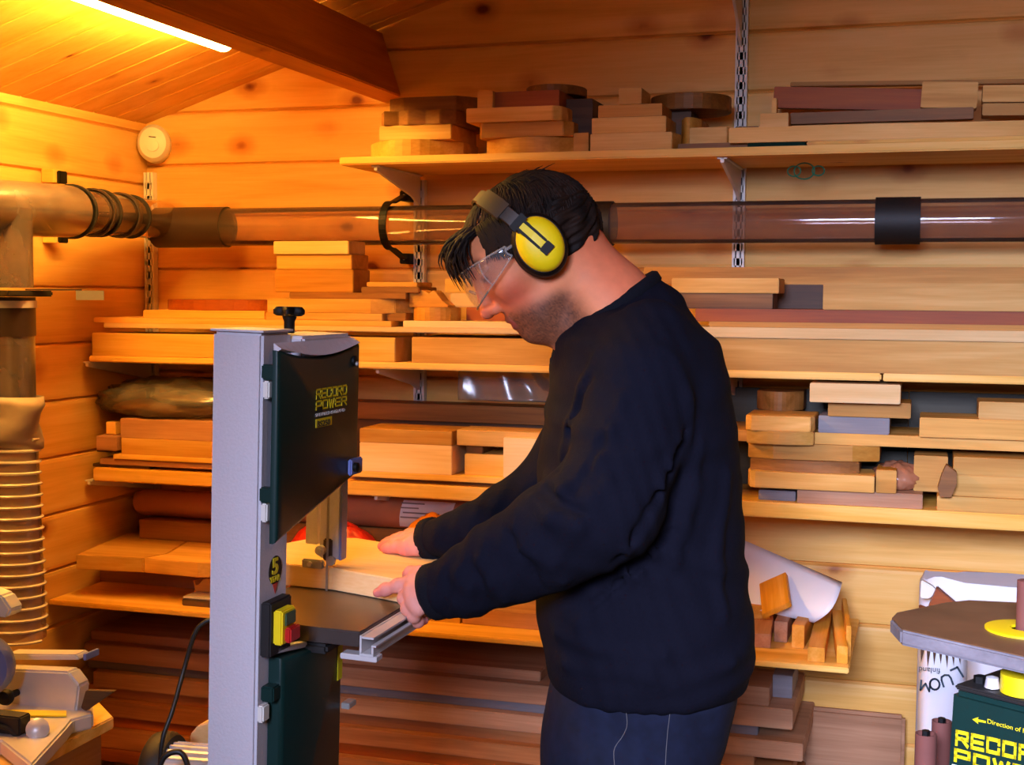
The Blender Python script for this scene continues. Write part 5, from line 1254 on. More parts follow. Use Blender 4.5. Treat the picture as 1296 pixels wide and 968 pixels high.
base = np.array(S(226, 138, 92)[:3]); redc = np.array(S(206, 76, 56)[:3]); beard = np.array(S(44, 27, 22)[:3]); lip = np.array(S(176, 86, 76)[:3]); browc = np.array(S(52, 30, 20)[:3])
nzz = .5+.5*np.sin(Q[:, 0]*900+3*np.sin(Q[:, 2]*700))*np.sin(Q[:, 2]*860+2*np.sin(Q[:, 1]*500+Q[:, 0]*300))
col = np.tile(base, (len(hv), 1))
def mixin(w, c):
    global col
    w = np.clip(w, 0, 1)[:, None]; col = col*(1-w)+np.array(c)*w
mixin(.65*np.exp(-(((Q[:, 0]-.07)/.03)**2+((Q[:, 2]+.03)/.026)**2)), redc)
mixin(.5*np.exp(-(((Q[:, 0]-.118)/.014)**2+((Q[:, 2]+.028)/.014)**2)), redc)
mixin(.35*smooth01(-Q[:, 0], .0, .06), redc)
bw = smooth01(-Q[:, 2]-.22*(.09-Q[:, 0]), .036, .062)*smooth01(Q[:, 0], -.014, .022)*(.74+.26*nzz)
bw = np.maximum(bw, smooth01(Q[:, 0], .078, .09)*smooth01(-Q[:, 2], .043, .05)*(.4+.4*nzz))
mixin(.9*bw*(1-smooth01(-Q[:, 2], .118, .135)), beard)
lipm = np.exp(-(((Q[:, 2]+.062)/.008)**2))*smooth01(Q[:, 0], .088, .094)*(np.abs(Q[:, 1]) < .022)
mixin(lipm*.9, lip)
mixin(.85*np.exp(-(((Q[:, 2]-.040)/.0055)**2))*smooth01(Q[:, 0], .072, .084)*(np.abs(Q[:, 1]) > .008)*(.6+.4*nzz), browc)
# closed-down lid line
mixin(.7*np.exp(-(((Q[:, 2]-.0125)/.0022)**2))*smooth01(Q[:, 0], .082, .087)*(np.abs(np.abs(Q[:, 1])-.031) < .013), browc)
headpart = (hv, hfc, col)
# ---- hands
def handcol(v, tips):
    c = np.tile(np.array(S(212, 140, 122)[:3]), (len(v), 1))
    for tp in tips:
        w = np.exp(-(np.linalg.norm(v-tp, axis=1)/.016)**2)[:, None]*.5; c = c*(1-w)+np.array(S(206, 92, 96)[:3])*w
    return c
def hand(wrist, fore, palm_pts, fingers, thumb, lo_pad=.03, h=.0016):
    def f(P):
        d = chain(P, [fore, wrist], [.018, .021])
        for a, b2, ra, rb in palm_pts: d = smin(d, seg(P, a, b2, ra, rb), .012)
        for pts, rs in fingers:
            e = chain(P, pts, rs, .005); 
            for q_, r_ in zip(pts[1:-1], rs[1:-1]): e = smin(e, np.linalg.norm(P-q_, axis=1)-r_*1.03, .005)
            d = smin(d, e, .0035)
        e = chain(P, thumb[0], thumb[1], .003); return smin(d, e, .008)
    allp = [wrist]+[p for pts, _ in fingers for p in pts]+list(thumb[0])+[p for q_ in palm_pts for p in q_[:2]]+[wrist+(fore-wrist)*.4]
    lo = np.min(allp, 0)-lo_pad; hi = np.max(allp, 0)+lo_pad
    v, fc = nets(f, lo, hi, h); tips = [pts[-1] for pts, _ in fingers]+[thumb[0][-1]]
    return v, fc, handcol(v, tips)
FRN = RZI @ Vector((0, 0, 0))
tabL = ZT                                     # table height (world z equals local z)
wpf = np.array(RZI @ (PZ(500, 731, ZW_)-ROOT)); 
zcf = 2.02
# near (left) hand: index along the front face of the workpiece, thumb on its top, the rest curled below
wr = LP(552, 748, 1.985); fo = LP(600, 735, 1.96)
k1, k2, k3, k4 = LP(523, 735, 2.000), LP(521, 747, 1.985), LP(523, 760, 1.975), LP(529, 771, 1.970)
palm = [(wr, k1, .024, .0125), (wr, k2, .024, .0125), (wr, k3, .024, .012), (wr, k4, .022, .011)]
fing = [([k1, LP(504, 741, 2.008), LP(488, 746, 2.015), LP(478, 750, 2.018)], [.0108, .0100, .0088, .0074]),
        ([k2, LP(512, 757, 1.995), LP(517, 769, 2.015), LP(527, 770, 2.03)], [.0108, .0098, .0088, .0074]),
        ([k3, LP(516, 770, 1.985), LP(522, 780, 2.002), LP(531, 779, 2.015)], [.0104, .0095, .0085, .0072]),
        ([k4, LP(524, 780, 1.978), LP(529, 787, 1.99), LP(537, 785, 2.002)], [.0094, .0086, .0078, .0066])]
th = ([LP(548, 736, 1.99), LP(533, 726, 2.01), LP(520, 725, 2.025), LP(516, 727, 2.035)], [.016, .0125, .0108, .0088])
near = hand(wr, fo, palm, fing, th)
# far (right) hand: flat on the top of the workpiece, fingers together and pointing left
zt_ = ZW_+.011
def TP(px, py, dz=0): q_ = PZ(px, py, ZW_+dz); return np.array(RZI @ (q_-ROOT))
wr2 = TP(543, 684, .024); fo2 = TP(590, 672, .050)
kk = [TP(515, 690, .017), TP(514, 685, .020), TP(516, 680, .020), TP(519, 676, .016)]
palm2 = [(wr2, k_, .0205, .0115) for k_ in kk]
fing2 = [([kk[0], TP(502, 692, .0125), TP(493, 693.5, .009), TP(487, 694, .008)], [.0105, .0098, .0086, .0074]),
         ([kk[1], TP(499, 688, .014), TP(490, 690, .010), TP(483, 691, .008)], [.0106, .0098, .0087, .0075]),
         ([kk[2], TP(502, 684, .014), TP(493, 686, .010), TP(486, 687.5, .008)], [.0102, .0094, .0084, .0072]),
         ([kk[3], TP(507, 680, .0125), TP(500, 682, .009), TP(494, 683.5, .0075)], [.0092, .0084, .0076, .0066])]
th2 = ([TP(536, 690, .018), TP(527, 694.5, .013), TP(517, 696, .0105), TP(510, 696.5, .009)], [.0145, .0118, .0102, .0086])
far = hand(wr2, fo2, palm2, fing2, th2)
# ---- torso and arm cores inside the clothes, so the body is one figure
rows = [(385, 775, 850, .085), (402, 738, 874, .13), (430, 708, 905, .185), (470, 700, 915, .205), (520, 690, 925, .205), (600, 679, 935, .200), (680, 676, 939, .195), (730, 678, 944, .197), (770, 679, 951, .2), (800, 682, 954, .202), (835, 690, 951, .2), (868, 696, 938, .19)]
tz, tcx, tax, tby = [], [], [], []
for y, xl, xr2, b_ in rows:
    a, c = LP(xl, y, ZM), LP(xr2, y, ZM); tz.append((a[2]+c[2])/2); tcx.append((a[0]+c[0])/2); tax.append((c[0]-a[0])/2); tby.append(b_)
o_ = np.argsort(tz); tz, tcx, tax, tby = [np.array(q_)[o_] for q_ in (tz, tcx, tax, tby)]
yc0 = LP(790, 600, ZM)[1]
def torso(P, grow=0):
    z = np.clip(P[:, 2], tz[0], tz[-1]); cx = np.interp(z, tz, tcx); a = np.interp(z, tz, tax)+grow; b_ = np.interp(z, tz, tby)+grow
    p = 2.35; q = (np.abs((P[:, 0]-cx)/a)**p+np.abs((P[:, 1]-yc0)/b_)**p)**(1/p)
    d = (q-1)*np.minimum(a, b_)*.9
    return smax(d, np.maximum(P[:, 2]-tz[-1]-grow, tz[0]-P[:, 2]-grow), .02)
def pr(r, zc): return r*zc/FPX
nA = [(824, 436, 1.99, 58), (812, 478, 1.95, 66), (795, 560, 1.93, 70), (768, 640, 1.90, 72), (745, 655, 1.90, 70), (700, 680, 1.92, 66), (640, 710, 1.945, 56), (592, 735, 1.965, 45), (556, 749, 1.98, 35), (548, 751, 1.983, 33)]
fA = [(800, 440, 2.26, 52), (770, 490, 2.30, 56), (735, 560, 2.31, 50), (700, 610, 2.31, 44), (655, 640, 2.29, 37), (605, 662, 2.27, 30), (560, 677, 2.255, 25), (546, 682, 2.25, 25)]
NP = [LP(x, y, z) for x, y, z, r in nA]; NR = [pr(r, z) for x, y, z, r in nA]
FP = [LP(x, y, z) for x, y, z, r in fA]; FR = [pr(r, z) for x, y, z, r in fA]
FP[-1] = wr2+(fo2-wr2)*.12; FP[-2] = wr2+(fo2-wr2)*.5; FP[-3] = fo2+(FP[-4]-fo2)*.15
NP[-2:] = [wr+(fo-wr)*.30, wr+(fo-wr)*.04]
print('arm', FP[-4:], NP[-4:])
def core(P):
    d = torso(P, -.03)
    d = smin(d, chain(P, NP[:-1], [max(.026, r-.028) for r in NR[:-1]]), .03); d = smin(d, chain(P, FP[:-1], [max(.016, r-.032) for r in FR[:-1]]), .03)
    return smin(d, chain(P, [LP(772, 392, ZM), LP(800, 440, ZM)], [.055, .07]), .03)
allp = np.array(NP+FP+[[tcx[0]-.2, yc0-.2, tz[0]], [tcx[0]+.25, yc0+.2, tz[-1]]])
cv, cf = nets(core, allp.min(0)-.08, allp.max(0)+.08, .012)
bcol = np.tile(base, (len(cv), 1))

m, nt, N, L, b = newmat('skin'); ca = N.new('ShaderNodeVertexColor'); ca.layer_name = 'Col'
tc_ = N.new('ShaderNodeTexCoord'); no = N.new('ShaderNodeTexNoise'); no.inputs['Scale'].default_value = 60; no.inputs['Detail'].default_value = 4; L.new(tc_.outputs['Object'], no.inputs['Vector'])
mr = N.new('ShaderNodeMapRange'); mr.inputs['To Min'].default_value = .86; mr.inputs['To Max'].default_value = 1.14; L.new(no.outputs['Fac'], mr.inputs['Value'])
vm = N.new('ShaderNodeVectorMath'); vm.operation = 'SCALE'; L.new(ca.outputs['Color'], vm.inputs[0]); L.new(mr.outputs[0], vm.inputs['Scale']); L.new(vm.outputs[0], b.inputs['Base Color'])
b.inputs['Roughness'].default_value = .6; b.inputs['Specular IOR Level'].default_value = .3; b.inputs['Subsurface Weight'].default_value = .12; b.inputs['Subsurface Radius'].default_value = (.01, .004, .002); b.inputs['Subsurface Scale'].default_value = .6
M['skin'] = m
V_, F_, Cc = join([(cv, cf, bcol), headpart, near, far]); F_ = list(F_)
off = [0, len(cv), len(cv)+len(hv), len(cv)+len(hv)+len(near[0])]
for o0, vv, ff, anchor in ((off[1], hv, hfc, LP(800, 432, ZM)), (off[2], near[0], near[1], fo), (off[3], far[0], far[1], fo2)):
    q_ = ff[np.argmin(np.linalg.norm(vv[ff].mean(1)-anchor, axis=1))]; k_ = cf[np.argmin(np.linalg.norm(cv[cf].mean(1)-vv[q_].mean(0), axis=1))]
    for e_ in range(4): F_.append((int(q_[e_])+o0, int(q_[(e_+1) % 4])+o0, int(k_[(4-e_) % 4]), int(k_[3-e_])))
BODY = link_mesh('body', V_, F_, M['skin'], person, smoothit=2, cols=Cc)
# ---- sweatshirt
def wr_noise(P):
    x, y, z = P.T
    return .7*(.0022*np.sin(38*x+9*np.sin(17*z)+12*y)*np.sin(21*z+6*x)+.0016*np.sin(70*z+20*np.sin(13*x)+30*y))
def swbase(P):
    t_ = torso(P, 0); yk = seg(P, LP(812, 402, ZM), LP(745, 440, ZM), .068, .060)
    return smin(smin(smin(t_, yk, .04), chain(P, FP, FR, .01), .02), chain(P, NP, NR, .01), .016)
def onsurf(px, py, sink=0):
    zc = 1.72
    for _ in range(60):
        dd = swbase(LP(px, py, zc)[None])[0]
        if dd < .0005 or zc > 2.6: break
        zc += dd*.8
    return LP(px, py, zc+sink)
folds = []
def fold(pts, r): folds.append(([onsurf(q_[0], q_[1], r*.15) for q_ in pts], r))
for pts, r in (([(858, 560), (835, 620), (790, 700)], .010), ([(690, 604), (712, 622), (742, 634)], .011), ([(676, 630), (700, 655), (735, 668)], .011),
               ([(752, 455), (728, 520), (712, 580)], .010), ([(650, 668), (680, 700), (715, 735)], .009), ([(608, 706), (625, 735), (640, 760)], .008),
               ([(790, 500), (765, 560), (738, 605)], .009), ([(860, 660), (805, 715), (735, 790)], .011), ([(885, 560), (870, 640), (850, 720)], .010),
               ([(715, 838), (820, 856), (925, 838)], .011), ([(840, 440), (868, 500), (872, 560)], .009), ([(705, 800), (760, 822), (840, 830)], .008),
               ([(920, 600), (905, 700), (915, 780)], .009), ([(580, 722), (592, 745), (600, 770)], .007), ([(770, 610), (730, 665), (700, 715)], .008)):
    fold(pts, r)
def sweater(P):
    t_ = torso(P, 0)
    a = chain(P, NP, NR, .01); a2 = chain(P, FP, FR, .01)
    # shoulders and the yoke up to the collar
    yk = seg(P, LP(812, 402, ZM), LP(745, 440, ZM), .068, .060)
    t_ = smin(t_, yk, .04)
    d = smin(smin(t_, a2, .02), a, .016)
    for pts, r in folds: d = smin(d, chain(P, pts, [r*.35, r, r*.35] if len(pts) == 3 else [r*.5, r], .004), .016)
    # sharp creases: armpit and inner elbow
    for pts, r in CREASE: d = smax(d, -chain(P, pts, r, .002), .012)
    d = d+wr_noise(P)
    # neck opening
    d = smax(d, -seg(P, LP(772, 388, ZM), LP(752, 350, ZM), .066, .075), .004)
    d = smax(d, -seg(P, LP(728, 425, ZM), LP(690, 420, ZM), .045, .05), .006)
    # cut ends of the sleeves
    for (w, v_) in ((NP[-1], NP[-1]-NP[-2]), (FP[-1], FP[-1]-FP[-2])):
        n_ = v_/np.linalg.norm(v_); near_ = np.linalg.norm(P-w, axis=1) < .09
        d = np.where(near_, smax(d, (P-w)@n_, .003), d)
    return d
CREASE = [([onsurf(x, y) for x, y in pts], rs) for pts, rs in (
    ([(868, 545), (846, 600), (815, 660), (780, 712)], [.003, .007, .006, .003]), ([(688, 618), (708, 638), (738, 650)], [.005, .005, .002]),
    ([(745, 480), (722, 540), (706, 596)], [.003, .006, .004]), ([(563, 722), (568, 750), (566, 778)], [.003, .004, .003]), ([(640, 672), (668, 712), (690, 748)], [.003, .004, .002]),
    ([(775, 530), (752, 580), (726, 625)], [.002, .004, .002]), ([(850, 670), (800, 722), (745, 772)], [.003, .005, .003]), ([(596, 712), (610, 740), (618, 768)], [.002, .003, .002]))]
allp = np.array(NP+FP+[[tcx.min()-.22, yc0-.24, tz[0]-.03], [tcx.max()+.22, yc0+.24, tz[-1]+.06]])
sv, sf = nets(sweater, allp.min(0)-.09, allp.max(0)+.09, .0058)
M['navy'] = plain('navy_sweatshirt', S(11, 11, 23), .92, noise=.10, nscale=220, spec=.12, bump=.35)
M['navyrib'] = plain('navy_ribbing', S(9, 9, 18), .92, noise=.12, nscale=320, spec=.2, bump=.5)
SW = link_mesh('sweatshirt', sv, sf, M['navy'], person, smoothit=3)
# collar, cuffs and hem as ribbed bands
def band(name, ctr, nrm, ra, rb, up, half, th, par, mat, n=64, ribs=True):
    w = np.array(nrm)/np.linalg.norm(nrm); a = np.array(up, float); a -= w*(a@w); a /= np.linalg.norm(a); b_ = np.cross(w, a)
    vs = []; prof = [(-half, 0), (-half*.6, th), (half*.6, th), (half, 0), (half*.6, -th*.8), (-half*.6, -th*.8)]
    for k in range(n):
        q = 2*math.pi*k/n; rd = (a*math.cos(q)*ra+b_*math.sin(q)*rb); un = rd/np.linalg.norm(rd)
        for h_, t__ in prof: vs.append(np.array(ctr)+rd+un*(t__*(1 if not ribs else (1+.18*(k % 2))))+w*h_)
    m_ = len(prof); fs = [(k*m_+i, k*m_+(i+1) % m_, ((k+1) % n)*m_+(i+1) % m_, ((k+1) % n)*m_+i) for k in range(n) for i in range(m_)]
    return link_mesh(name, vs, fs, mat, par)
band('cuff', NP[-1]+(NP[-1]-NP[-2])*.1, NP[-1]-NP[-2], NR[-1]-.0005, NR[-1]-.004, (0, 0, 1), .016, .004, SW, M['navyrib'])
band('cuff', FP[-1]+(FP[-1]-FP[-2])*.1, FP[-1]-FP[-2], FR[-1]-.0005, FR[-1]-.004, (0, 0, 1), .014, .004, SW, M['navyrib'])
cA, cB = LP(833, 348, ZM), LP(704, 436, ZM)
cc = (cA+cB)/2; ax_ = cA-cB
nrm_ = np.cross(ax_, np.array([0, 1., 0])); 
band('collar', cc, nrm_, np.linalg.norm(ax_)/2-.004, .074, ax_, .011, .005, SW, M['navyrib'], n=80)
# ---- jeans
hipz = [(850, 700, 936, .185), (890, 693, 930, .182), (930, 688, 920, .18), (968, 684, 906, .178), (1010, 684, 896, .172)]
jz, jc, ja, jb = [], [], [], []
for y, xl, xr2, b_ in hipz:
    a, c = LP(xl, y, ZM), LP(xr2, y, ZM); jz.append((a[2]+c[2])/2); jc.append((a[0]+c[0])/2); ja.append((c[0]-a[0])/2); jb.append(b_)
o_ = np.argsort(jz); jz, jc, ja, jb = [np.array(q_)[o_] for q_ in (jz, jc, ja, jb)]
legs = []
for s in (-1, 1):
    yy = yc0+.09*s; x0 = LP(792, 990, ZM)[0]
    legs.append(([np.array([x0, yy, .76]), np.array([x0-.02, yy+.01*s, .48]), np.array([x0+.01, yy+.015*s, .075])], [.105, .078, .062]))
def jeans(P):
    z = np.clip(P[:, 2], jz[0], jz[-1]); cx = np.interp(z, jz, jc); a = np.interp(z, jz, ja); b_ = np.interp(z, jz, jb); p = 2.4
    q = (np.abs((P[:, 0]-cx)/a)**p+np.abs((P[:, 1]-yc0)/b_)**p)**(1/p); d = (q-1)*np.minimum(a, b_)*.9
    d = smax(d, np.maximum(P[:, 2]-jz[-1], jz[0]-P[:, 2]), .02)
    for pts, rs in legs: d = smin(d, chain(P, pts, rs, .02), .03)
    x, y, z = P.T
    d = d+.0014*np.sin(55*z+14*np.sin(11*x)+8*y)*np.sin(18*x+5)+.0015*np.sin(90*x+20*z)
    return np.maximum(d, .05-P[:, 2])
jv, jf = nets(jeans, (LP(680, 900, ZM)[0]-.08, yc0-.26, .03), (LP(940, 900, ZM)[0]+.06, yc0+.26, jz[-1]+.03), .009)
M['denim'] = plain('dark_blue_denim', S(13, 18, 38), .88, noise=.32, nscale=46, spec=.25, bump=.4)
JN = link_mesh('jeans', jv, jf, M['denim'], person, smoothit=2)
# side seams and pocket edge, stitched in paler thread
def surf_line(f, pts, off, r, name, mat, par, n=26):
    pts = [np.array(p) for p in pts]; path_ = []
    for i in range(n+1):
        u = i/n*(len(pts)-1); k = min(int(u), len(pts)-2); p = pts[k]+(pts[k+1]-pts[k])*(u-k)
        for _ in range(8):
            d = f(p[None])[0]; e = 1e-3; g = np.array([f((p+np.eye(3)[q_]*e)[None])[0]-d for q_ in range(3)])/e; g /= max(1e-6, np.linalg.norm(g)); p = p-g*(d-off)*.8
        path_.append(p)
    mb = MB().tube(path_, r, 6); return link_mesh(name, [np.array(q_) for q_ in mb.v], mb.f, mat, par)
M['thread'] = plain('denim_thread', S(86, 82, 84), .8)
surf_line(jeans, [LP(790, 895, 1.94), LP(784, 930, 1.94), LP(774, 965, 1.94), LP(771, 1000, 1.94)], .0002, .0007, 'pocket_stitching', M['thread'], JN)
surf_line(jeans, [LP(848, 888, 1.94), LP(847, 930, 1.94), LP(846, 1000, 1.94)], .0002, .0006, 'side_stitching', M['thread'], JN)
for s in (-1, 1):
    x0 = legs[0][0][2][0]; yy = yc0+.105*s
    def shoe(P, x0=x0, yy=yy):
        d = ell(P, (x0-.02, yy, .05), (.09, .045, .05)); d = smin(d, ell(P, (x0-.12, yy, .038), (.08, .048, .038)), .03)
        d = smin(d, seg(P, (x0+.01, yy, .05), (x0+.01, yy, .11), .05, .055), .02); return smax(d, .002-P[:, 2], .006)
    a, b2 = nets(shoe, (x0-.23, yy-.08, -.012), (x0+.10, yy+.08, .19), .008); link_mesh('shoe', a, b2, M['brownrub'], person)
# ---- hair
rr = np.random.RandomState(4)
def hairline(Q):
    """positive outside the hair: in head units"""
    x, y, z = Q.T
    front = x-(.062+.02*np.clip((z-.06)/.04, 0, 1))         # face plane
    tem = (x-.047)+.9*np.clip(.052-z, 0, 1)*.45-.7*np.clip(z-.048, 0, .03)
    low = (-.050-z)+np.clip(x+.03, 0, .2)*1.05
    return np.maximum(np.maximum(np.where(z > .074, front-.022, tem), low), -1)
def hairf(P):
    Q = L2H(P); x, y, z = Q.T
    d = ell(Q, (-.004, 0, .027), (.104, .084, .085)); d = smin(d, ell(Q, (-.036, 0, .006), (.070, .078, .070)), .02)
    ang = np.arctan2(y, z-.02); st = np.sin(ang*46+x*60+4*np.sin(x*50))*.0018+np.sin(ang*23+x*30)*.0016+.0018*np.sin(x*140+ang*9)
    d = d+st; d = smax(d, hairline(Q)*.8, .010)
    return smax(d, -(ell(Q, (.0, 0, .02), (.09, .07, .075))), .002)
gv, gf = nets(hairf, EC-np.array([.17, .12, .13]), EC+np.array([.16, .12, .17]), .0027)
m, nt, N, L, b = newmat('dark_brown_hair'); tc_ = N.new('ShaderNodeTexCoord'); no = N.new('ShaderNodeTexNoise'); no.inputs['Scale'].default_value = 24; no.inputs['Detail'].default_value = 5; L.new(tc_.outputs['Object'], no.inputs['Vector'])
cr = N.new('ShaderNodeValToRGB'); cr.color_ramp.elements[0].position = .35; cr.color_ramp.elements[0].color = S(16, 10, 8); cr.color_ramp.elements[1].position = .7; cr.color_ramp.elements[1].color = S(44, 26, 16)
L.new(no.outputs['Fac'], cr.inputs[0]); L.new(cr.outputs[0], b.inputs['Base Color']); b.inputs['Roughness'].default_value = .72; b.inputs['Specular IOR Level'].default_value = .2; M['hair'] = m
hv_, hf_ = [np.array(v) for v in gv], [tuple(int(i) for i in f) for f in gf]
def addtube(path_, rs, n=5):
    mb = MB().tube(path_, list(rs), n); o0 = len(hv_); hv_.extend([np.array(q_) for q_ in mb.v]); hf_.extend([tuple(i+o0 for i in f) for f in mb.f])
def cap_pt(a, e, r=1.0):                      # azimuth around the head (0 = forward), elevation, on the hair shell
    d = np.array([math.cos(e)*math.cos(a), math.cos(e)*math.sin(a), math.sin(e)]); return np.array([-.004, 0, .027])+d*np.array([.104, .084, .085])*r
for i in range(1500):                          # combed locks from the crown forwards and down
    a = rr.uniform(-math.pi, math.pi); e0 = rr.uniform(.1, 1.4); ln = rr.uniform(.25, .6)
    pts = []
    for k in range(5):
        u = k/4; e = e0-ln*u; aa = a+.25*math.sin(a)*u*(-1); p = cap_pt(aa, e, 1.005+.02*math.sin(math.pi*u)+.012*rr.rand()); pts.append(p)
    if hairline(np.array([pts[-1]]))[0] > -.002 or hairline(np.array([pts[2]]))[0] > -.002: continue
    addtube([H2L(p) for p in pts], [.0006, .0017, .0018, .0014, .0004])
# fringe hanging forward off the brow, seen as a ragged wing left of the face
for i in range(150):
    s = rr.uniform(-1, 1); y0 = s*.05; st = np.array([.050+.02*rr.rand()-.010*abs(s), y0, .091-.012*s*s-.01*rr.rand()])
    dx, dz = rr.uniform(.040, .066), rr.uniform(.012, .075)
    pts = []
    for k in range(7):
        u = k/6; pts.append(st+np.array([dx*math.sin(u*1.5), .012*rr.randn()*u*.5+.01*s*u, .012*math.sin(u*2.2)-dz*u**1.7]))
    addtube([H2L(p) for p in pts], [.0010, .0022, .0026, .0024, .0018, .0011, .0003])
# locks over the temple and in front of the muff
for s in (-1, 1):
    for i in range(70):
        x0 = rr.uniform(.015, .058); pts = []
        for k in range(6):
            u = k/5; x = x0+.010*u+.004*rr.randn()*u; z = .082-.075*u*(1-.35*(x0-.015)/.043)-.004*rr.rand()
            w_ = .0865*math.sqrt(max(.05, 1-((x+.004)/.112)**2-((z-.03)/.10)**2))
            pts.append(np.array([x, s*(w_+.0015), z]))
        addtube([H2L(p) for p in pts], [.0008, .0018, .0022, .002, .0014, .0003])
for i in range(60):                           # stray tufts on the crown
    a = rr.uniform(-math.pi, math.pi); e0 = rr.uniform(.7, 1.5); p0 = cap_pt(a, e0, .99); dr = np.array([rr.randn()*.5-.4, rr.randn()*.5, .7]); dr /= np.linalg.norm(dr)
    addtube([H2L(p0+dr*k*.0032+np.array([-.0012, 0, -.0007])*k*k) for k in range(5)], [.0012, .0014, .0011, .0008, .0003])
# nape wisps
for i in range(120):
    a = math.pi+rr.uniform(-1.2, 1.2); pts = []
    for k in range(5):
        u = k/4; p = cap_pt(a, -.35-.45*u, 1.0); p = p*np.array([.97, .95, 1])+np.array([-.006*u, 0, -.012*u]); pts.append(p)
    addtube([H2L(p) for p in pts], [.001, .0018, .0018, .0012, .0003])
link_mesh('hair', hv_, hf_, M['hair'], person)

# ------------------------------------------------------------------ ear defenders and glasses (worn)
def LW(p): return Vector(world(np.array(p)))
def build_L(mb_pts_faces, name, mat, parent, smooth=False, bevel=0):
    mb = MB(); mb.v = [LW(v) for v in mb_pts_faces.v]; mb.f = mb_pts_faces.f; return mb.build(name, mat, parent, smooth=smooth, bevel=bevel)
side_out = -hs
em = thing('ear_defenders', 'yellow and black ear defenders worn over the man\'s dark hair', 'ear defenders', LW(EC))
cdir_img = np.array([-math.sin(R_(28)), 0, math.cos(R_(28))])      # long axis of the cup
arm_dir = np.array([-math.sin(R_(49)), 0, math.cos(R_(49))])
for s, zc in ((-1, None), (1, None)):
    out = hs*s                                # s=-1 is the camera's side
    c0 = LP(677, 316, ZM)+out*.086; 
    lon = cdir_img-out*(cdir_img@out); lon /= np.linalg.norm(lon)
    lat_ = 'camera'
    def LT(prof, name, mat, sx, sy, off=0, par=em, n=48):
        return build_L(MB().lathe(prof, Vector(c0+out*off), Vector(out), n, up=Vector(lon), sx=sx, sy=sy), name, mat, par, smooth=True)
    LT([(.020, -.012), (.040, -.012), (.046, -.006), (.047, .002), (.044, .010), (.020, .010)], 'ear_cushion', M['black'], 1.08, .90)
    LT([(.0005, .0), (.0445, .0), (.0455, .008), (.044, .014), (.040, .018), (.0005, .018)], 'cup_rim', M['black'], 1.10, .90, .008)
    LT([(.0395, .0), (.0385, .007), (.034, .014), (.024, .0195), (.012, .0215), (.0005, .022)], 'cup_shell', M['yellow'], 1.10, .88, .0262)
    # slider: two black rails with a yellow gap, ending in a square block over the shell
    ad = arm_dir-out*(arm_dir@out); ad /= np.linalg.norm(ad); sd = np.cross(out, ad)
    base_ = c0+out*.0505
    def slab(a0, a1, w0, w1, t0, t1, name, mat, par=em):
        pts = [base_+ad*a+sd*w for a, w in ((a0, w0), (a0, w1), (a1, w1), (a1, w0))]
        return build_L(MB().prism([Vector(p+out*t0) for p in pts], Vector(out*(t1-t0))), name, mat, par, bevel=.0008)
    slab(-.004, .046, -.0095, -.0055, -.013, -.001, 'slider_rail', M['black']); slab(-.004, .046, .0055, .0095, -.013, -.001, 'slider_rail', M['black'])
    slab(-.018, -.004, -.0095, .0095, -.008, .001, 'slider_block', M['black'])
    slab(-.002, .040, -.0052, .0052, -.010, -.0035, 'slider_window', M['yellow'])
    slab(.040, .052, -.014, .014, -.016, -.003, 'yoke', M['black'])
# headband arc over the head through the two yokes
bw0, bw1 = .013, .0155; path_ = []; 
mid = LP(677, 316, ZM); n_ = 40; adm = arm_dir-hs*(arm_dir@hs); adm /= np.linalg.norm(adm); sdm = np.cross(hs, adm)
def bandpart(q0, q1, hw, t, name, mat, n=24):
    vs = []; fs = []
    for i in range(n+1):
        q = q0+(q1-q0)*i/n; c = math.cos(q); s = math.sin(q)
        # from the camera side (q=pi) over the top to the far side (q=0)
        e = 2.6; rx = abs(c)**(2/e)*math.copysign(1, c); rz = abs(s)**(2/e)
        p = mid+hs*(rx*.1225)+adm*(rz*.1205); nn_ = hs*rx+adm*rz; nn_ /= np.linalg.norm(nn_)
        for w, tt in ((-hw, 0), (-hw*.9, t), (hw*.9, t), (hw, 0)): vs.append(Vector(p+sdm*w+nn_*tt))
    for i in range(n):
        for k in range(4): fs.append((4*i+k, 4*i+(k+1) % 4, 4*(i+1)+(k+1) % 4, 4*(i+1)+k))
    fs += [(3, 2, 1, 0), (4*n, 4*n+1, 4*n+2, 4*n+3)]
    mb = MB(); mb.v = vs; mb.f = fs; return build_L(mb, name, mat, em, smooth=True)
M['band'] = plain('soft_dark_headband', S(52, 42, 34), .5, noise=.08)
bandpart(R_(6), R_(174), .0115, .004, 'headband', M['band'], 60)
bandpart(R_(118), R_(150), .0155, .006, 'band_pad', M['band']); bandpart(R_(30), R_(62), .0155, .006, 'band_pad', M['band'])
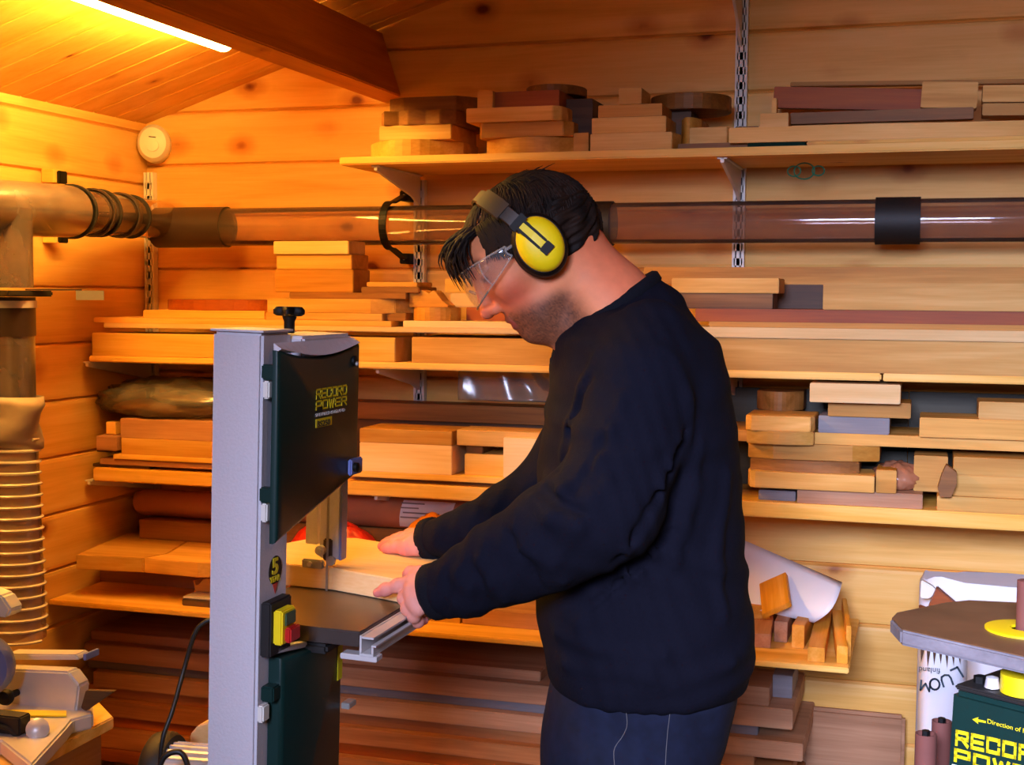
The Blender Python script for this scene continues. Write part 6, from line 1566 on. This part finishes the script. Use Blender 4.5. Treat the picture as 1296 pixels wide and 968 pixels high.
# safety glasses
sg = thing('safety_glasses', 'clear wraparound safety glasses on the man\'s face', 'glasses', LW(H2L((.1, 0, .02))))
def gpt(s, v):                                # s -1..1 around the face, v 0 bottom..1 top
    a = s*R_(104); x = .040+.084*math.cos(a*.86); y = .083*math.sin(a*.86)*1.02
    zt2_ = .042-.010*abs(s)**2; zb2_ = -.014+.030*abs(s)**1.6; z = zb2_+(zt2_-zb2_)*v
    x += .004*math.sin(math.pi*v)-.010*(v)*(1-abs(s)); return H2L((x, y, z))
vs = []; fs = []; n1_, n2_ = 48, 8
for i in range(n1_+1):
    for j in range(n2_+1): vs.append(Vector(gpt(-1+2*i/n1_, j/n2_)))
for i in range(n1_):
    for j in range(n2_): k = i*(n2_+1)+j; fs.append((k, k+1, k+n2_+2, k+n2_+1))
mb = MB(); mb.v = vs; mb.f = fs; lo_ = build_L(mb, 'lens', M['lens'], sg, smooth='all'); md = lo_.modifiers.new('t', 'SOLIDIFY'); md.thickness = .0018
M['rim'] = clear('thick_clear_edge', (.95, .92, .9, 1), .22, .05, body=(.9, .85, .82, 1))  # whitish body colour stands in for the highlight lines along the clear edges
def rimtube(pts, r, name): build_L(MB().tube([Vector(p) for p in pts], r, 8), name, M['rim'], sg, smooth=True)
rimtube([gpt(-1+2*i/48, 1) for i in range(49)], .0017, 'top_rim'); rimtube([gpt(-1+2*i/48, 0) for i in range(49)], .0014, 'bottom_rim')
for s in (-1, 1):
    rimtube([gpt(s, v/6) for v in range(7)], .0016, 'side_rim'); rimtube([gpt(s*.62, v/6) for v in range(7)], .0011, 'shield_ridge')
    build_L(MB().tube([Vector(gpt(s, .75)), Vector(H2L((.02, .088*s, .026))), Vector(H2L((-.01, .084*s, .022)))], [.0028, .0025, .002], 8), 'temple_arm', M['rim'], sg, smooth=True)
build_L(MB().tube([Vector(H2L((.1115, -.010, .006))), Vector(H2L((.116, 0, .014))), Vector(H2L((.1115, .010, .006)))], .002, 8), 'nose_bridge', M['rim'], sg, smooth=True)
